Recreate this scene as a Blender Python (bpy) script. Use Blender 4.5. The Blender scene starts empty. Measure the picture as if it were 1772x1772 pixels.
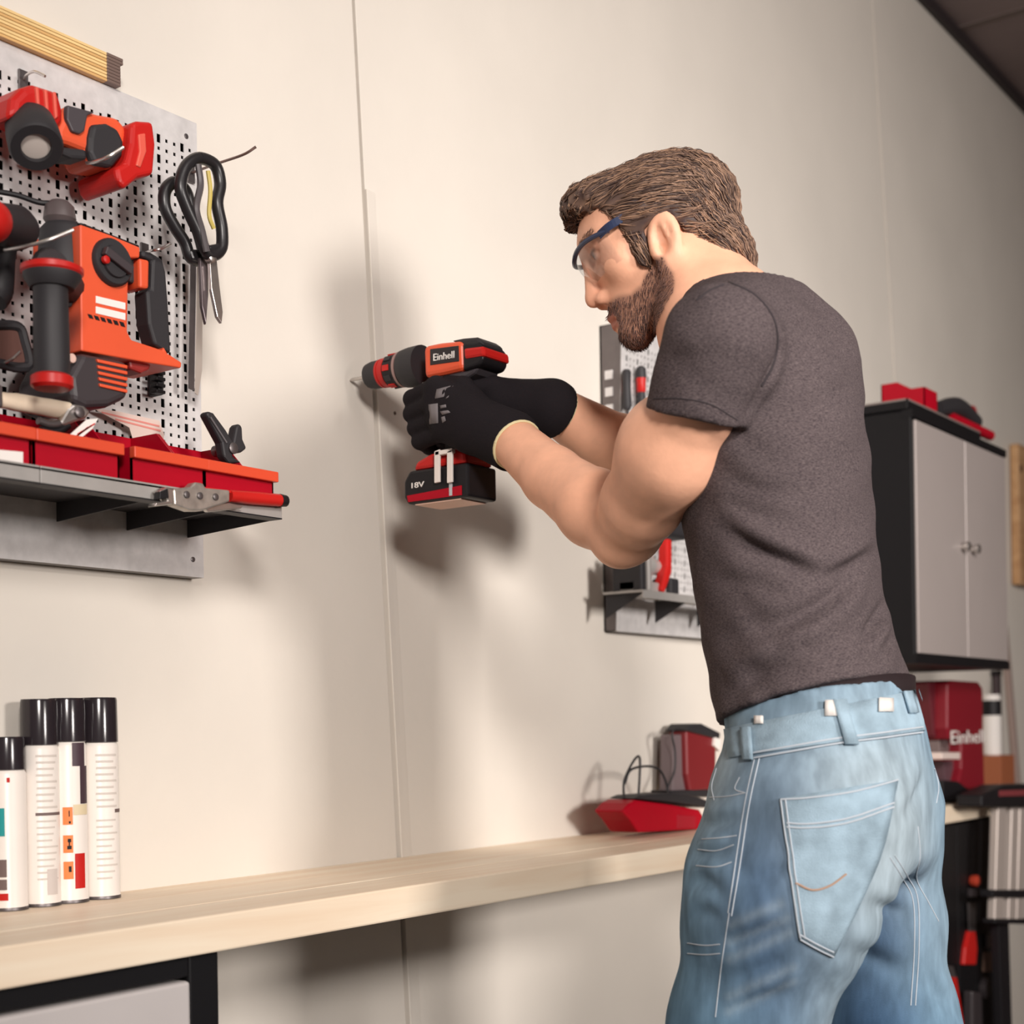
import bpy, bmesh, math, random
import numpy as np
from mathutils import Vector, Matrix
from mathutils.bvhtree import BVHTree

random.seed(7)
rng = np.random.default_rng(11)
SC = bpy.context.scene
COL = SC.collection

# ------------------------------------------------------------------ camera
# world: X runs along the workshop wall, +Y into the wall (wall face at Y = 0), Z up
TH = math.radians(54.0)
CR = np.array([math.cos(TH), -math.sin(TH), 0.0])
CW = np.array([math.sin(TH), math.cos(TH), 0.0])
CZ = np.array([0.0, 0.0, 1.0])
CAM = np.array([0.0, -1.45, 1.06])
ROLL, FPX, PX0, PY0 = 0.016, 2560.0, 886.0, 1260.0
RR = CR * math.cos(ROLL) - CZ * math.sin(ROLL)
UU = CZ * math.cos(ROLL) + CR * math.sin(ROLL)
cam_data = bpy.data.cameras.new('camera')
cam = bpy.data.objects.new('camera', cam_data)
COL.objects.link(cam)
cam.matrix_world = Matrix(((RR[0], UU[0], -CW[0], CAM[0]), (RR[1], UU[1], -CW[1], CAM[1]),
                           (RR[2], UU[2], -CW[2], CAM[2]), (0, 0, 0, 1)))
cam_data.sensor_width = 36.0
cam_data.lens = FPX * 36.0 / 1772.0
cam_data.shift_y = (PY0 - 886.0) / 1772.0
cam_data.clip_start = 0.02
cam_data.dof.use_dof = True
cam_data.dof.focus_distance = 1.85
cam_data.dof.aperture_fstop = 4.5
SC.camera = cam

# ------------------------------------------------------------------ world, lamps, exposure
SC.view_settings.view_transform = 'Standard'
SC.view_settings.look = 'None'
SC.view_settings.exposure = 0.04
SC.view_settings.gamma = 1.0
SC.view_settings.use_curve_mapping = False
wd = bpy.data.worlds.new('world')
SC.world = wd
wd.use_nodes = True
wd.node_tree.nodes['Background'].inputs[0].default_value = (1.0, 0.88, 0.86, 1)
wd.node_tree.nodes['Background'].inputs[1].default_value = 0.14


def area_lamp(name, loc, target, size, power, color, spread=math.pi):
    ld = bpy.data.lights.new(name, 'AREA')
    ld.shape = 'RECTANGLE'
    ld.size, ld.size_y = size
    ld.energy = power
    ld.color = color
    ld.spread = spread
    o = bpy.data.objects.new(name, ld)
    o.location = loc
    d = Vector(target) - Vector(loc)
    o.rotation_euler = d.to_track_quat('-Z', 'Y').to_euler()
    COL.objects.link(o)
    return o


area_lamp('softbox_left', (-1.7, -3.9, 2.7), (2.75, 0, 1.35), (0.8, 0.8), 29, (1.0, 0.93, 0.88), math.radians(62))
area_lamp('softbox_front', (1.12, -4.3, 1.72), (2.45, 0, 1.3), (0.65, 0.65), 19, (1.0, 0.93, 0.88), math.radians(66))
area_lamp('ceiling_fill', (1.0, -1.5, 2.95), (1.35, 0, 1.7), (1.0, 0.5), 3.5, (1.0, 0.93, 0.88), math.radians(120))  # added overhead fill, brightens the upper wall

# ------------------------------------------------------------------ helpers


def ray(px, py):
    return CW + (px - PX0) / FPX * RR + (PY0 - py) / FPX * UU


def at(px, py, Y=None, X=None, Z=None, t=None):
    """a pixel of the photograph on one plane of the room"""
    d = ray(px, py)
    if Y is not None:
        t = (Y - CAM[1]) / d[1]
    elif X is not None:
        t = (X - CAM[0]) / d[0]
    elif Z is not None:
        t = (Z - CAM[2]) / d[2]
    return CAM + t * d


def proj(p):
    v = np.asarray(p, float) - CAM
    t = v @ CW
    return PX0 + FPX * (v @ RR) / t, PY0 - FPX * (v @ UU) / t


def V(*a):
    return np.array(a, float)


def unit(v):
    v = np.asarray(v, float)
    return v / (np.linalg.norm(v) + 1e-12)


def lin(r, g, b):
    f = lambda c: (c / 255.0 / 12.92) if c <= 10.3 else (((c / 255.0) + 0.055) / 1.055) ** 2.4
    return (f(r), f(g), f(b), 1.0)


MATS = {}


def mat(name, rgb, rough=0.5, metal=0.0, var=0.0, scale=20.0, bump=0.0, bscale=60.0, stretch=(1, 1, 1), spec=0.5,
        detail=6.0, dark=None, attr=None):
    if name in MATS:
        return MATS[name]
    m = bpy.data.materials.new(name)
    m.use_nodes = True
    nt = m.node_tree
    b = nt.nodes['Principled BSDF']
    b.inputs['Roughness'].default_value = rough
    b.inputs['Metallic'].default_value = metal
    b.inputs['Specular IOR Level'].default_value = spec
    col = lin(*rgb)
    b.inputs['Base Color'].default_value = col
    tc = nt.nodes.new('ShaderNodeTexCoord')
    mp = nt.nodes.new('ShaderNodeMapping')
    mp.inputs['Scale'].default_value = stretch
    nt.links.new(tc.outputs['Object'], mp.inputs['Vector'])
    src = None
    if attr:
        a = nt.nodes.new('ShaderNodeAttribute')
        a.attribute_name = attr
        src = a.outputs['Color']
    if var > 0 or dark:
        n = nt.nodes.new('ShaderNodeTexNoise')
        n.inputs['Scale'].default_value = scale
        n.inputs['Detail'].default_value = detail
        nt.links.new(mp.outputs[0], n.inputs['Vector'])
        r = nt.nodes.new('ShaderNodeValToRGB')
        r.color_ramp.elements[0].position = 0.3
        r.color_ramp.elements[1].position = 0.7
        nt.links.new(n.outputs['Fac'], r.inputs[0])
        if src is None:
            lo = lin(*dark) if dark else tuple(c * (1 - var) for c in col[:3]) + (1,)
            r.color_ramp.elements[0].color = lo
            r.color_ramp.elements[1].color = col if dark else tuple(min(1, c * (1 + var)) for c in col[:3]) + (1,)
            src = r.outputs[0]
        else:
            r.color_ramp.elements[0].color = (1 - var,) * 3 + (1,)
            r.color_ramp.elements[1].color = (1, 1, 1, 1)
            mx = nt.nodes.new('ShaderNodeMix')
            mx.data_type = 'RGBA'
            mx.blend_type = 'MULTIPLY'
            mx.inputs[0].default_value = 1.0
            nt.links.new(src, mx.inputs[6])
            nt.links.new(r.outputs[0], mx.inputs[7])
            src = mx.outputs[2]
    if src is not None:
        nt.links.new(src, b.inputs['Base Color'])
    if bump > 0:
        n2 = nt.nodes.new('ShaderNodeTexNoise')
        n2.inputs['Scale'].default_value = bscale
        n2.inputs['Detail'].default_value = 8
        nt.links.new(mp.outputs[0], n2.inputs['Vector'])
        bp = nt.nodes.new('ShaderNodeBump')
        bp.inputs['Strength'].default_value = bump
        bp.inputs['Distance'].default_value = 0.002
        nt.links.new(n2.outputs['Fac'], bp.inputs['Height'])
        nt.links.new(bp.outputs[0], b.inputs['Normal'])
    MATS[name] = m
    return m


def link(o, parent=None):
    COL.objects.link(o)
    if parent is not None:
        o.parent = parent
        o.matrix_parent_inverse = Matrix.Translation(-parent.location)
    return o


def tag(o, label=None, cat=None, group=None, kind=None):
    if label:
        o['label'] = label
    if cat:
        o['category'] = cat
    if group:
        o['group'] = group
    if kind:
        o['kind'] = kind
    return o


def thing(name, loc, label, cat, group=None):
    o = bpy.data.objects.new(name, None)
    o.empty_display_size = 0.02
    o.location = tuple(float(c) for c in loc)
    COL.objects.link(o)
    return tag(o, label, cat, group)


class MB:
    """collects shapes and links them as one mesh object"""

    def __init__(self):
        self.v, self.f = [], []

    def add(self, vs, fs):
        n = len(self.v)
        self.v += [tuple(float(c) for c in p) for p in vs]
        self.f += [tuple(i + n for i in f) for f in fs]
        return self

    def box(self, lo, hi):
        x0, y0, z0 = lo
        x1, y1, z1 = hi
        return self.add([(x0, y0, z0), (x1, y0, z0), (x1, y1, z0), (x0, y1, z0), (x0, y0, z1), (x1, y0, z1), (x1, y1, z1), (x0, y1, z1)],
                        [(0, 3, 2, 1), (4, 5, 6, 7), (0, 1, 5, 4), (1, 2, 6, 5), (2, 3, 7, 6), (3, 0, 4, 7)])

    def obox(self, c, ax, half):
        """oriented box: centre, three axis vectors, half sizes"""
        c = np.asarray(c, float)
        ax = [unit(a) * h for a, h in zip(ax, half)]
        vs = [c + sx * ax[0] + sy * ax[1] + sz * ax[2] for sz in (-1, 1) for sx, sy in ((-1, -1), (1, -1), (1, 1), (-1, 1))]
        return self.add(vs, [(0, 3, 2, 1), (4, 5, 6, 7), (0, 1, 5, 4), (1, 2, 6, 5), (2, 3, 7, 6), (3, 0, 4, 7)])

    def prism(self, pts, ext):
        """closed outline (3D points in one plane) pushed along ext"""
        pts = [np.asarray(p, float) for p in pts]
        ext = np.asarray(ext, float)
        n = len(pts)
        nv = sum((np.cross(pts[i], pts[(i + 1) % n]) for i in range(n)), np.zeros(3))
        if nv @ ext > 0:
            pts = pts[::-1]
        vs = pts + [p + ext for p in pts]
        fs = [tuple(range(n)), tuple(range(2 * n - 1, n - 1, -1))]
        fs += [(i, i + n, (i + 1) % n + n, (i + 1) % n)[::1] for i in range(n)]
        return self.add(vs, fs)

    def tube(self, path, r, seg=8, cap=True):
        path = [np.asarray(p, float) for p in path]
        n = len(path)
        rs = r if hasattr(r, '__len__') else [r] * n
        tan = [unit(path[min(i + 1, n - 1)] - path[max(i - 1, 0)]) for i in range(n)]
        u = unit(np.cross(tan[0], V(0.31, 0.17, 0.93)))
        vs = []
        for i in range(n):
            u = unit(u - tan[i] * (u @ tan[i]))
            w = np.cross(tan[i], u)
            vs += [path[i] + rs[i] * (math.cos(2 * math.pi * k / seg) * u + math.sin(2 * math.pi * k / seg) * w) for k in range(seg)]
        fs = [(i * seg + k, i * seg + (k + 1) % seg, (i + 1) * seg + (k + 1) % seg, (i + 1) * seg + k) for i in range(n - 1) for k in range(seg)]
        if cap:
            fs += [tuple(range(seg - 1, -1, -1)), tuple(range((n - 1) * seg, n * seg))]
        return self.add(vs, fs)

    def lathe(self, o, ax, prof, seg=24, up=None):
        """rings (distance along ax, radius)"""
        o, ax = np.asarray(o, float), unit(ax)
        u = unit(np.cross(ax, up if up is not None else V(0.31, 0.17, 0.93)))
        w = np.cross(ax, u)
        vs = [o + ax * d + r * (math.cos(2 * math.pi * k / seg) * u + math.sin(2 * math.pi * k / seg) * w) for d, r in prof for k in range(seg)]
        n = len(prof)
        fs = [(i * seg + k, i * seg + (k + 1) % seg, (i + 1) * seg + (k + 1) % seg, (i + 1) * seg + k) for i in range(n - 1) for k in range(seg)]
        fs += [tuple(range(seg - 1, -1, -1)), tuple(range((n - 1) * seg, n * seg))]
        return self.add(vs, fs)

    def grid(self, P):
        """P: rows x cols x 3"""
        P = np.asarray(P, float)
        r, c = P.shape[:2]
        return self.add(P.reshape(-1, 3), [(i * c + j, i * c + j + 1, (i + 1) * c + j + 1, (i + 1) * c + j) for i in range(r - 1) for j in range(c - 1)])

    def obj(self, name, m, parent=None, bevel=0.0, smooth=False, seg=2, solid=0.0, at0=None, ang=35):
        me = bpy.data.meshes.new(name)
        base = np.asarray(at0 if at0 is not None else (0, 0, 0), float)
        me.from_pydata([tuple(np.asarray(p) - base) for p in self.v], [], self.f)
        me.materials.append(m)
        bm = bmesh.new()
        bm.from_mesh(me)
        bmesh.ops.recalc_face_normals(bm, faces=bm.faces)
        bm.to_mesh(me)
        bm.free()
        o = bpy.data.objects.new(name, me)
        o.location = tuple(base)
        link(o, parent)
        if solid:
            s = o.modifiers.new('solid', 'SOLIDIFY')
            s.thickness = solid
            s.offset = 0
        if bevel:
            b = o.modifiers.new('bevel', 'BEVEL')
            b.width = bevel
            b.segments = seg
            b.limit_method = 'ANGLE'
            b.angle_limit = math.radians(ang)
            b.harden_normals = False
        if smooth:
            me.polygons.foreach_set('use_smooth', [True] * len(me.polygons))
            me.update()
            me.set_sharp_from_angle(angle=math.radians(40))
        return o


def smooth_path(pts, n=6, closed=False):
    """Catmull-Rom through the points"""
    P = [np.asarray(p, float) for p in pts]
    out = []
    m = len(P)
    rngi = range(m if closed else m - 1)
    for i in rngi:
        p0 = P[(i - 1) % m] if closed or i > 0 else 2 * P[0] - P[1]
        p1, p2 = P[i], P[(i + 1) % m]
        p3 = P[(i + 2) % m] if closed or i + 2 < m else 2 * P[-1] - P[-2]
        for k in range(n):
            s = k / n
            out.append(0.5 * (2 * p1 + (p2 - p0) * s + (2 * p0 - 5 * p1 + 4 * p2 - p3) * s * s + (3 * p1 - p0 - 3 * p2 + p3) * s ** 3))
    if not closed:
        out.append(P[-1])
    return out


def lettering(text, c, right, up, height, m, parent, name='lettering', width=None, depth=0.0006):
    """raised lettering on a surface, centred on c"""
    cu = bpy.data.curves.new(name, 'FONT')
    cu.body = text
    cu.size = 1.0
    cu.extrude = 0.02
    cu.align_x = 'CENTER'
    cu.align_y = 'CENTER'
    tmp = bpy.data.objects.new('tmp', cu)
    COL.objects.link(tmp)
    dg = bpy.context.evaluated_depsgraph_get()
    me = bpy.data.meshes.new_from_object(tmp.evaluated_get(dg))
    bpy.data.objects.remove(tmp)
    co = np.array([v.co[:] for v in me.vertices])
    sx = (co[:, 0].max() - co[:, 0].min())
    sy = (co[:, 1].max() - co[:, 1].min())
    co[:, 0] -= (co[:, 0].max() + co[:, 0].min()) / 2
    co[:, 1] -= (co[:, 1].max() + co[:, 1].min()) / 2
    right, up = unit(right), unit(up)
    n = np.cross(right, up)
    k = height / sy
    kx = width / sx if width else k
    W = np.asarray(c)[None] + co[:, :1] * kx * right + co[:, 1:2] * k * up + co[:, 2:3] / 0.02 * depth * n
    for v, p in zip(me.vertices, W):
        v.co = p
    me.materials.clear()
    me.materials.append(m)
    me.name = name
    o = bpy.data.objects.new(name, me)
    return link(o, parent)


# ------------------------------------------------------------------ implicit surfaces (numpy surface nets)


def rc(P, a, b, r1, r2):
    a, b = np.asarray(a, np.float32), np.asarray(b, np.float32)
    ab = b - a
    q = P - a
    h = np.clip((q @ ab) / (ab @ ab), 0, 1)
    return np.sqrt(((q - h[:, None] * ab) ** 2).sum(1)) - (r1 + (r2 - r1) * h)


def ell(P, c, r, R=None):
    q = P - np.asarray(c, np.float32)
    if R is not None:
        q = q @ np.asarray(R, np.float32).T
    r = np.asarray(r, np.float32)
    k0 = np.sqrt(((q / r) ** 2).sum(1))
    k1 = np.sqrt(((q / r ** 2) ** 2).sum(1)) + 1e-9
    return k0 * (k0 - 1) / k1


def rbox(P, c, half, R=None, r=0.01):
    q = P - np.asarray(c, np.float32)
    if R is not None:
        q = q @ np.asarray(R, np.float32).T
    q = np.abs(q) - (np.asarray(half, np.float32) - r)
    return np.sqrt((np.maximum(q, 0) ** 2).sum(1)) + np.minimum(q.max(1), 0) - r


def smin(a, b, k):
    h = np.clip(0.5 + 0.5 * (b - a) / k, 0, 1)
    return b + (a - b) * h - k * h * (1 - h)


def smax(a, b, k):
    return -smin(-a, -b, k)


def nets(f, lo, hi, h, q=4, band=2.2):
    lo, hi = np.asarray(lo, float), np.asarray(hi, float)
    nc = np.ceil((hi - lo) / (h * q)).astype(int)
    n = nc * q
    ax = [(lo[i] + h * np.arange(n[i] + 1)).astype(np.float32) for i in range(3)]
    cg = np.stack(np.meshgrid(ax[0][::q], ax[1][::q], ax[2][::q], indexing='ij'), -1).reshape(-1, 3)
    D = f(cg).reshape(nc + 1).astype(np.float32)
    A = np.abs(D)
    mn = A[:-1, :-1, :-1].copy()
    for dx in (0, 1):
        for dy in (0, 1):
            for dz in (0, 1):
                mn = np.minimum(mn, A[dx:nc[0] + dx, dy:nc[1] + dy, dz:nc[2] + dz])
    act = mn < band * h * q
    F = np.zeros(n + 1, np.float32)
    rep = D[:-1, :-1, :-1].repeat(q, 0).repeat(q, 1).repeat(q, 2)
    F[:] = 1.0
    F[:n[0], :n[1], :n[2]] = np.where(rep < 0, -1.0, 1.0)
    M = np.zeros(n + 1, bool)
    am = act.repeat(q, 0).repeat(q, 1).repeat(q, 2)
    for dx in (0, 1):
        for dy in (0, 1):
            for dz in (0, 1):
                M[dx:n[0] + dx, dy:n[1] + dy, dz:n[2] + dz] |= am
    I = np.nonzero(M)
    P = np.stack([ax[k][I[k]] for k in range(3)], -1)
    out = np.empty(len(P), np.float32)
    for s in range(0, len(P), 400000):
        out[s:s + 400000] = f(P[s:s + 400000])
    F[I] = out
    S = F < 0
    c = np.zeros(n, np.int8)
    corners = [(dx, dy, dz) for dx in (0, 1) for dy in (0, 1) for dz in (0, 1)]
    for dx, dy, dz in corners:
        c += S[dx:n[0] + dx, dy:n[1] + dy, dz:n[2] + dz]
    acell = (c > 0) & (c < 8)
    ii = np.argwhere(acell)
    idx = np.full(n, -1, np.int32)
    idx[acell] = np.arange(len(ii))
    pos = np.zeros((len(ii), 3))
    cnt = np.zeros(len(ii))
    for a in corners:
        for d in range(3):
            if a[d] == 0:
                b = list(a)
                b[d] = 1
                va = F[ii[:, 0] + a[0], ii[:, 1] + a[1], ii[:, 2] + a[2]]
                vb = F[ii[:, 0] + b[0], ii[:, 1] + b[1], ii[:, 2] + b[2]]
                m = (va < 0) != (vb < 0)
                tt = va[m] / (va[m] - vb[m])
                p = np.tile(np.array(a, float), (m.sum(), 1))
                p[:, d] += tt
                pos[m] += p
                cnt[m] += 1
    verts = lo + h * (ii + pos / cnt[:, None])
    quads = []
    for d in range(3):
        e1, e2 = (d + 1) % 3, (d + 2) % 3
        sl0 = [slice(None)] * 3
        sl1 = [slice(None)] * 3
        sl0[d], sl1[d] = slice(0, -1), slice(1, None)
        ch = S[tuple(sl0)] != S[tuple(sl1)]
        E = np.argwhere(ch)
        E = E[(E[:, e1] > 0) & (E[:, e2] > 0) & (E[:, e1] < n[e1]) & (E[:, e2] < n[e2])]
        ins = S[E[:, 0], E[:, 1], E[:, 2]]

        def cell(o1, o2):
            C = E.copy()
            C[:, e1] += o1
            C[:, e2] += o2
            return idx[C[:, 0], C[:, 1], C[:, 2]]
        q4 = np.stack([cell(-1, -1), cell(0, -1), cell(0, 0), cell(-1, 0)], 1)
        q4[~ins] = q4[~ins][:, ::-1]
        quads.append(q4)
    Q = np.concatenate(quads)
    Q = Q[(Q >= 0).all(1)]
    return verts, Q


def relax(verts, quads, it=2, lam=0.5):
    """light Laplacian smoothing of a surface-nets mesh"""
    e = np.concatenate([quads[:, [0, 1]], quads[:, [1, 2]], quads[:, [2, 3]], quads[:, [3, 0]]])
    for k in range(it):
        s = np.zeros_like(verts)
        c = np.zeros(len(verts))
        np.add.at(s, e[:, 0], verts[e[:, 1]])
        np.add.at(c, e[:, 0], 1)
        np.add.at(s, e[:, 1], verts[e[:, 0]])
        np.add.at(c, e[:, 1], 1)
        verts = verts + (lam if k % 2 == 0 else -lam * 1.02) * (s / np.maximum(c, 1)[:, None] - verts)
    return verts


def mesh_obj(name, verts, faces, m, parent=None, color=None, at0=None):
    base = np.asarray(at0 if at0 is not None else (0, 0, 0), float)
    me = bpy.data.meshes.new(name)
    me.vertices.add(len(verts))
    me.vertices.foreach_set('co', (verts - base).astype(np.float32).ravel())
    faces = np.asarray(faces)
    k = faces.shape[1]
    me.loops.add(faces.size)
    me.loops.foreach_set('vertex_index', faces.astype(np.int32).ravel())
    me.polygons.add(len(faces))
    me.polygons.foreach_set('loop_start', np.arange(0, faces.size, k, dtype=np.int32))
    me.update(calc_edges=True)
    me.validate()
    me.polygons.foreach_set('use_smooth', [True] * len(me.polygons))
    if color is not None:
        a = me.color_attributes.new('tint', 'FLOAT_COLOR', 'POINT')
        a.data.foreach_set('color', np.concatenate([color, np.ones((len(color), 1))], 1).astype(np.float32).ravel())
    me.materials.append(m)
    o = bpy.data.objects.new(name, me)
    o.location = tuple(base)
    return link(o, parent)


def vnormals(verts, quads):
    n = np.cross(verts[quads[:, 2]] - verts[quads[:, 0]], verts[quads[:, 3]] - verts[quads[:, 1]])
    vn = np.zeros_like(verts)
    for k in range(4):
        np.add.at(vn, quads[:, k], n)
    return vn / (np.linalg.norm(vn, axis=1)[:, None] + 1e-12)


def bvh_of(verts, quads):
    return BVHTree.FromPolygons([tuple(v) for v in verts], [tuple(int(i) for i in q) for q in quads])


def cast(px, py, bvh, off=0.0):
    """point of a built surface seen at a pixel of the photograph"""
    d = unit(ray(px, py))
    hit, n, i, dist = bvh.ray_cast(Vector(CAM), Vector(d))
    if hit is None:
        return None, None
    n = np.array(n)
    if n @ d > 0:
        n = -n
    return np.array(hit) + n * off, n


def lerp_colors(c0, c1, w):
    return np.asarray(c0)[None, :3] * (1 - w[:, None]) + np.asarray(c1)[None, :3] * w[:, None]

# ------------------------------------------------------------------ room shell
M_WALL = mat('wall_plaster', (221, 214, 204), 0.85, var=0.04, scale=3.0, bump=0.25, bscale=45, spec=0.25)
M_GROOVE = mat('joint_filler', (150, 132, 116), 0.9, var=0.15, scale=30)
M_CEIL = mat('ceiling_paint', (150, 134, 132), 0.9, var=0.08, scale=4)
M_FLOOR = mat('concrete_floor', (92, 84, 80), 0.6, var=0.15, scale=5, bump=0.1)
M_CORNICE_SHADE = mat('cornice_shade', (52, 44, 46), 0.6)
H = 3.05
wall = MB().box((-2.6, 0.012, 0), (6.2, 0.16, H)).obj('wall_back', M_GROOVE)
tag(wall, kind='structure')
# boards of the wall, joints slightly out of plumb as seen
s1a, s1b = at(612, 0, Y=0), at(690, 1480, Y=0)
s2a, s2b = at(1508, 0, Y=0), at(1545, 620, Y=0)


def xline(a, b, z):
    return a[0] + (b[0] - a[0]) * (z - a[2]) / (b[2] - a[2])


G = 0.0035
edges = [(-2.6, -2.6), (xline(s1a, s1b, 0), xline(s1a, s1b, H)), (xline(s2a, s2b, 0), xline(s2a, s2b, H)), (6.2, 6.2)]
for i in range(3):
    (b0, t0), (b1, t1) = edges[i], edges[i + 1]
    g0, g1 = (G if i else 0), (G if i < 2 else 0)
    mb = MB().prism([V(b0 + g0, 0, 0), V(b1 - g1, 0, 0), V(t1 - g1, 0, H), V(t0 + g0, 0, H)], V(0, 0.012, 0))
    mb.obj('wall_panel', M_WALL, wall, bevel=0.0012)
# raised filler strips beside the two joints
for (b, t), w, zz in ((edges[1], 0.03, 1.86), (edges[2], 0.02, H)):
    k = zz / H
    x1 = b + (t - b) * k
    MB().prism([V(b + G, -0.0035, 0), V(b + G + w, -0.0012, 0), V(x1 + G + w * 0.7, -0.0012, zz), V(x1 + G, -0.0035, zz)], V(0, 0.006, 0)).obj('joint_strip', M_WALL, wall, bevel=0.001)
# screw in the wall under the drill
sc = at(683, 715, Y=0)
MB().lathe(sc + V(0, 0.003, 0), V(0, -1, 0), [(0, 0.0026), (0.004, 0.0026), (0.0045, 0.002)], 12).obj('wall_screw', mat('screw_steel', (120, 105, 95), 0.4, 0.8), wall)
ceil = MB().box((-2.6, -6.5, H), (6.2, 0.16, H + 0.1)).obj('ceiling', M_CEIL)
tag(ceil, kind='structure')
for x in (1.2, 2.7, 4.2, 5.7):
    MB().box((x, -6.5, H - 0.003), (x + 0.03, 0, H + 0.01)).obj('ceiling_joint', mat('ceiling_strip', (124, 110, 105), 0.9), ceil)
tr = MB().box((-2.6, -0.02, H - 0.028), (6.2, 0.0, H)).obj('shade_trim_1', M_CORNICE_SHADE, bevel=0.004)  # dark strip painted in as the cornice shadow line under the ceiling
tag(tr, kind='structure')
fl = MB().box((-2.6, -6.5, -0.1), (6.2, 0.16, 0)).obj('floor', M_FLOOR)
tag(fl, kind='structure')
wr = MB().box((6.2, -6.5, 0), (6.35, 0.16, H)).obj('wall_right', mat('far_wall', (150, 130, 118), 0.9, var=0.05, scale=3))
tag(wr, kind='structure')

# ------------------------------------------------------------------ worktop
def wood_mat(name, c1, c2, sx=1.6):
    m = mat(name, c1, 0.45, spec=0.35)
    nt = m.node_tree
    b = nt.nodes['Principled BSDF']
    tc = nt.nodes.new('ShaderNodeTexCoord')
    mp = nt.nodes.new('ShaderNodeMapping')
    mp.inputs['Scale'].default_value = (sx, 26, 26)
    nt.links.new(tc.outputs['Object'], mp.inputs[0])
    n = nt.nodes.new('ShaderNodeTexNoise')
    n.inputs['Scale'].default_value = 1.0
    n.inputs['Detail'].default_value = 8
    n.inputs['Distortion'].default_value = 0.8
    nt.links.new(mp.outputs[0], n.inputs['Vector'])
    r = nt.nodes.new('ShaderNodeValToRGB')
    r.color_ramp.elements[0].position, r.color_ramp.elements[1].position = 0.32, 0.62
    r.color_ramp.elements[0].color, r.color_ramp.elements[1].color = lin(*c2), lin(*c1)
    nt.links.new(n.outputs['Fac'], r.inputs[0])
    nt.links.new(r.outputs[0], b.inputs['Base Color'])
    return m


M_BEECH = wood_mat('beech_worktop', (248, 232, 208), (238, 214, 186))
M_BLACK = mat('black_plastic', (26, 24, 27), 0.5, spec=0.3)
M_BLACKM = mat('black_metal', (22, 21, 23), 0.5, spec=0.2)
M_GREYM = mat('grey_painted_metal', (196, 190, 188), 0.45, 0.0, var=0.04, scale=8)
WT_Z = 0.868
WT_F = -0.275
wt = thing('worktop', (0, WT_F, WT_Z), 'long pale beech worktop fixed along the cream workshop wall', 'worktop')
# three glued beech boards
ys = [0.0, -0.09, -0.185, WT_F]
for i in range(3):
    MB().box((-1.6, ys[i + 1] + (0.0004 if i < 2 else 0), WT_Z - 0.04), (3.76, ys[i], WT_Z)).obj('board', M_BEECH, wt, bevel=0.0025 if i == 2 else 0.0006)

# ------------------------------------------------------------------ drawer cabinet at lower left
p = at(379, 1690, Y=WT_F + 0.012)
ux1 = p[0]
uy = WT_F + 0.012
cab = thing('drawer_cabinet', (ux1 - 0.3, uy, 0), 'grey-fronted cabinet in a black frame under the left end of worktop', 'cabinet')
fw = at(379, 1700, Y=uy)[0] - at(327, 1700, Y=uy)[0]
zt = WT_Z - 0.041
MB().box((ux1 - fw, uy, 0), (ux1, -0.01, zt)).obj('frame_post', M_BLACKM, cab, bevel=0.003)
MB().box((ux1 - 1.0, uy, 0), (ux1 - 1.0 + fw, -0.01, zt)).obj('frame_post', M_BLACKM, cab, bevel=0.003)
MB().box((ux1 - 1.0 + fw, uy, zt - 0.022), (ux1 - fw, -0.01, zt)).obj('frame_rail', M_BLACKM, cab, bevel=0.002)
MB().box((ux1 - 1.0 + fw, uy + 0.03, 0.05), (ux1 - fw, -0.01, zt - 0.022)).obj('carcass', M_BLACKM, cab)
zd = zt - 0.025
for k, hh in enumerate((0.22, 0.26, 0.26)):
    d = MB().box((ux1 - 1.0 + fw + 0.002, uy - 0.006, zd - hh), (ux1 - fw - 0.003, uy + 0.03, zd)).obj('drawer_front', M_GREYM, cab, bevel=0.004)
    zd -= hh + 0.004

# ------------------------------------------------------------------ wall cabinet at right
CY = -0.35
ca, cb = at(1583, 727, Y=CY), at(1738, 795, Y=CY)
cx0, cx1 = at(1583, 900, Y=CY)[0] - 0.012, at(1738, 950, Y=CY)[0]
cz1 = (ca[2] + cb[2]) / 2
cz0 = (at(1585, 1128, Y=CY)[2] + at(1738, 1145, Y=CY)[2]) / 2
wc = thing('wall_cabinet', ((cx0 + cx1) / 2, CY, cz0), 'black wall cabinet with two plain grey doors beyond the man', 'cabinet')
M_DOOR = mat('cabinet_door_grey', (176, 166, 162), 0.35, 0.2, var=0.03, scale=5)
MB().box((cx0, CY, cz0 - 0.02), (cx1 + 0.012, 0, cz1 + 0.02)).obj('carcass', M_BLACKM, wc, bevel=0.003)
MB().box((cx0 - 0.0008, CY - 0.004, cz1 + 0.004), (cx1 + 0.0128, CY + 0.02, cz1 + 0.0204)).obj('top_rail', M_BLACKM, wc)
MB().box((cx0 - 0.0008, CY - 0.004, cz0 - 0.0208), (cx1 + 0.012, CY + 0.02, cz0 - 0.002)).obj('bottom_rail', M_BLACKM, wc)
xm = at(1668, 900, Y=CY)[0]
for k, (a, b) in enumerate(((cx0 + 0.012, xm - 0.002), (xm + 0.002, cx1))):
    d = MB().box((a, CY - 0.005, cz0), (b, CY + 0.002, cz1)).obj('door', M_DOOR, wc, bevel=0.0015)
    kx = (b - 0.03) if k == 0 else (a + 0.03)
    kz = at(1665, 948, Y=CY)[2]
    MB().lathe(V(kx, CY - 0.004, kz), V(0, -1, 0), [(0, 0.006), (0.008, 0.006), (0.010, 0.011), (0.018, 0.011), (0.020, 0.008)], 14).obj('knob', mat('steel_knob', (210, 205, 200), 0.25, 0.9), d, smooth=True)

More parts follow.
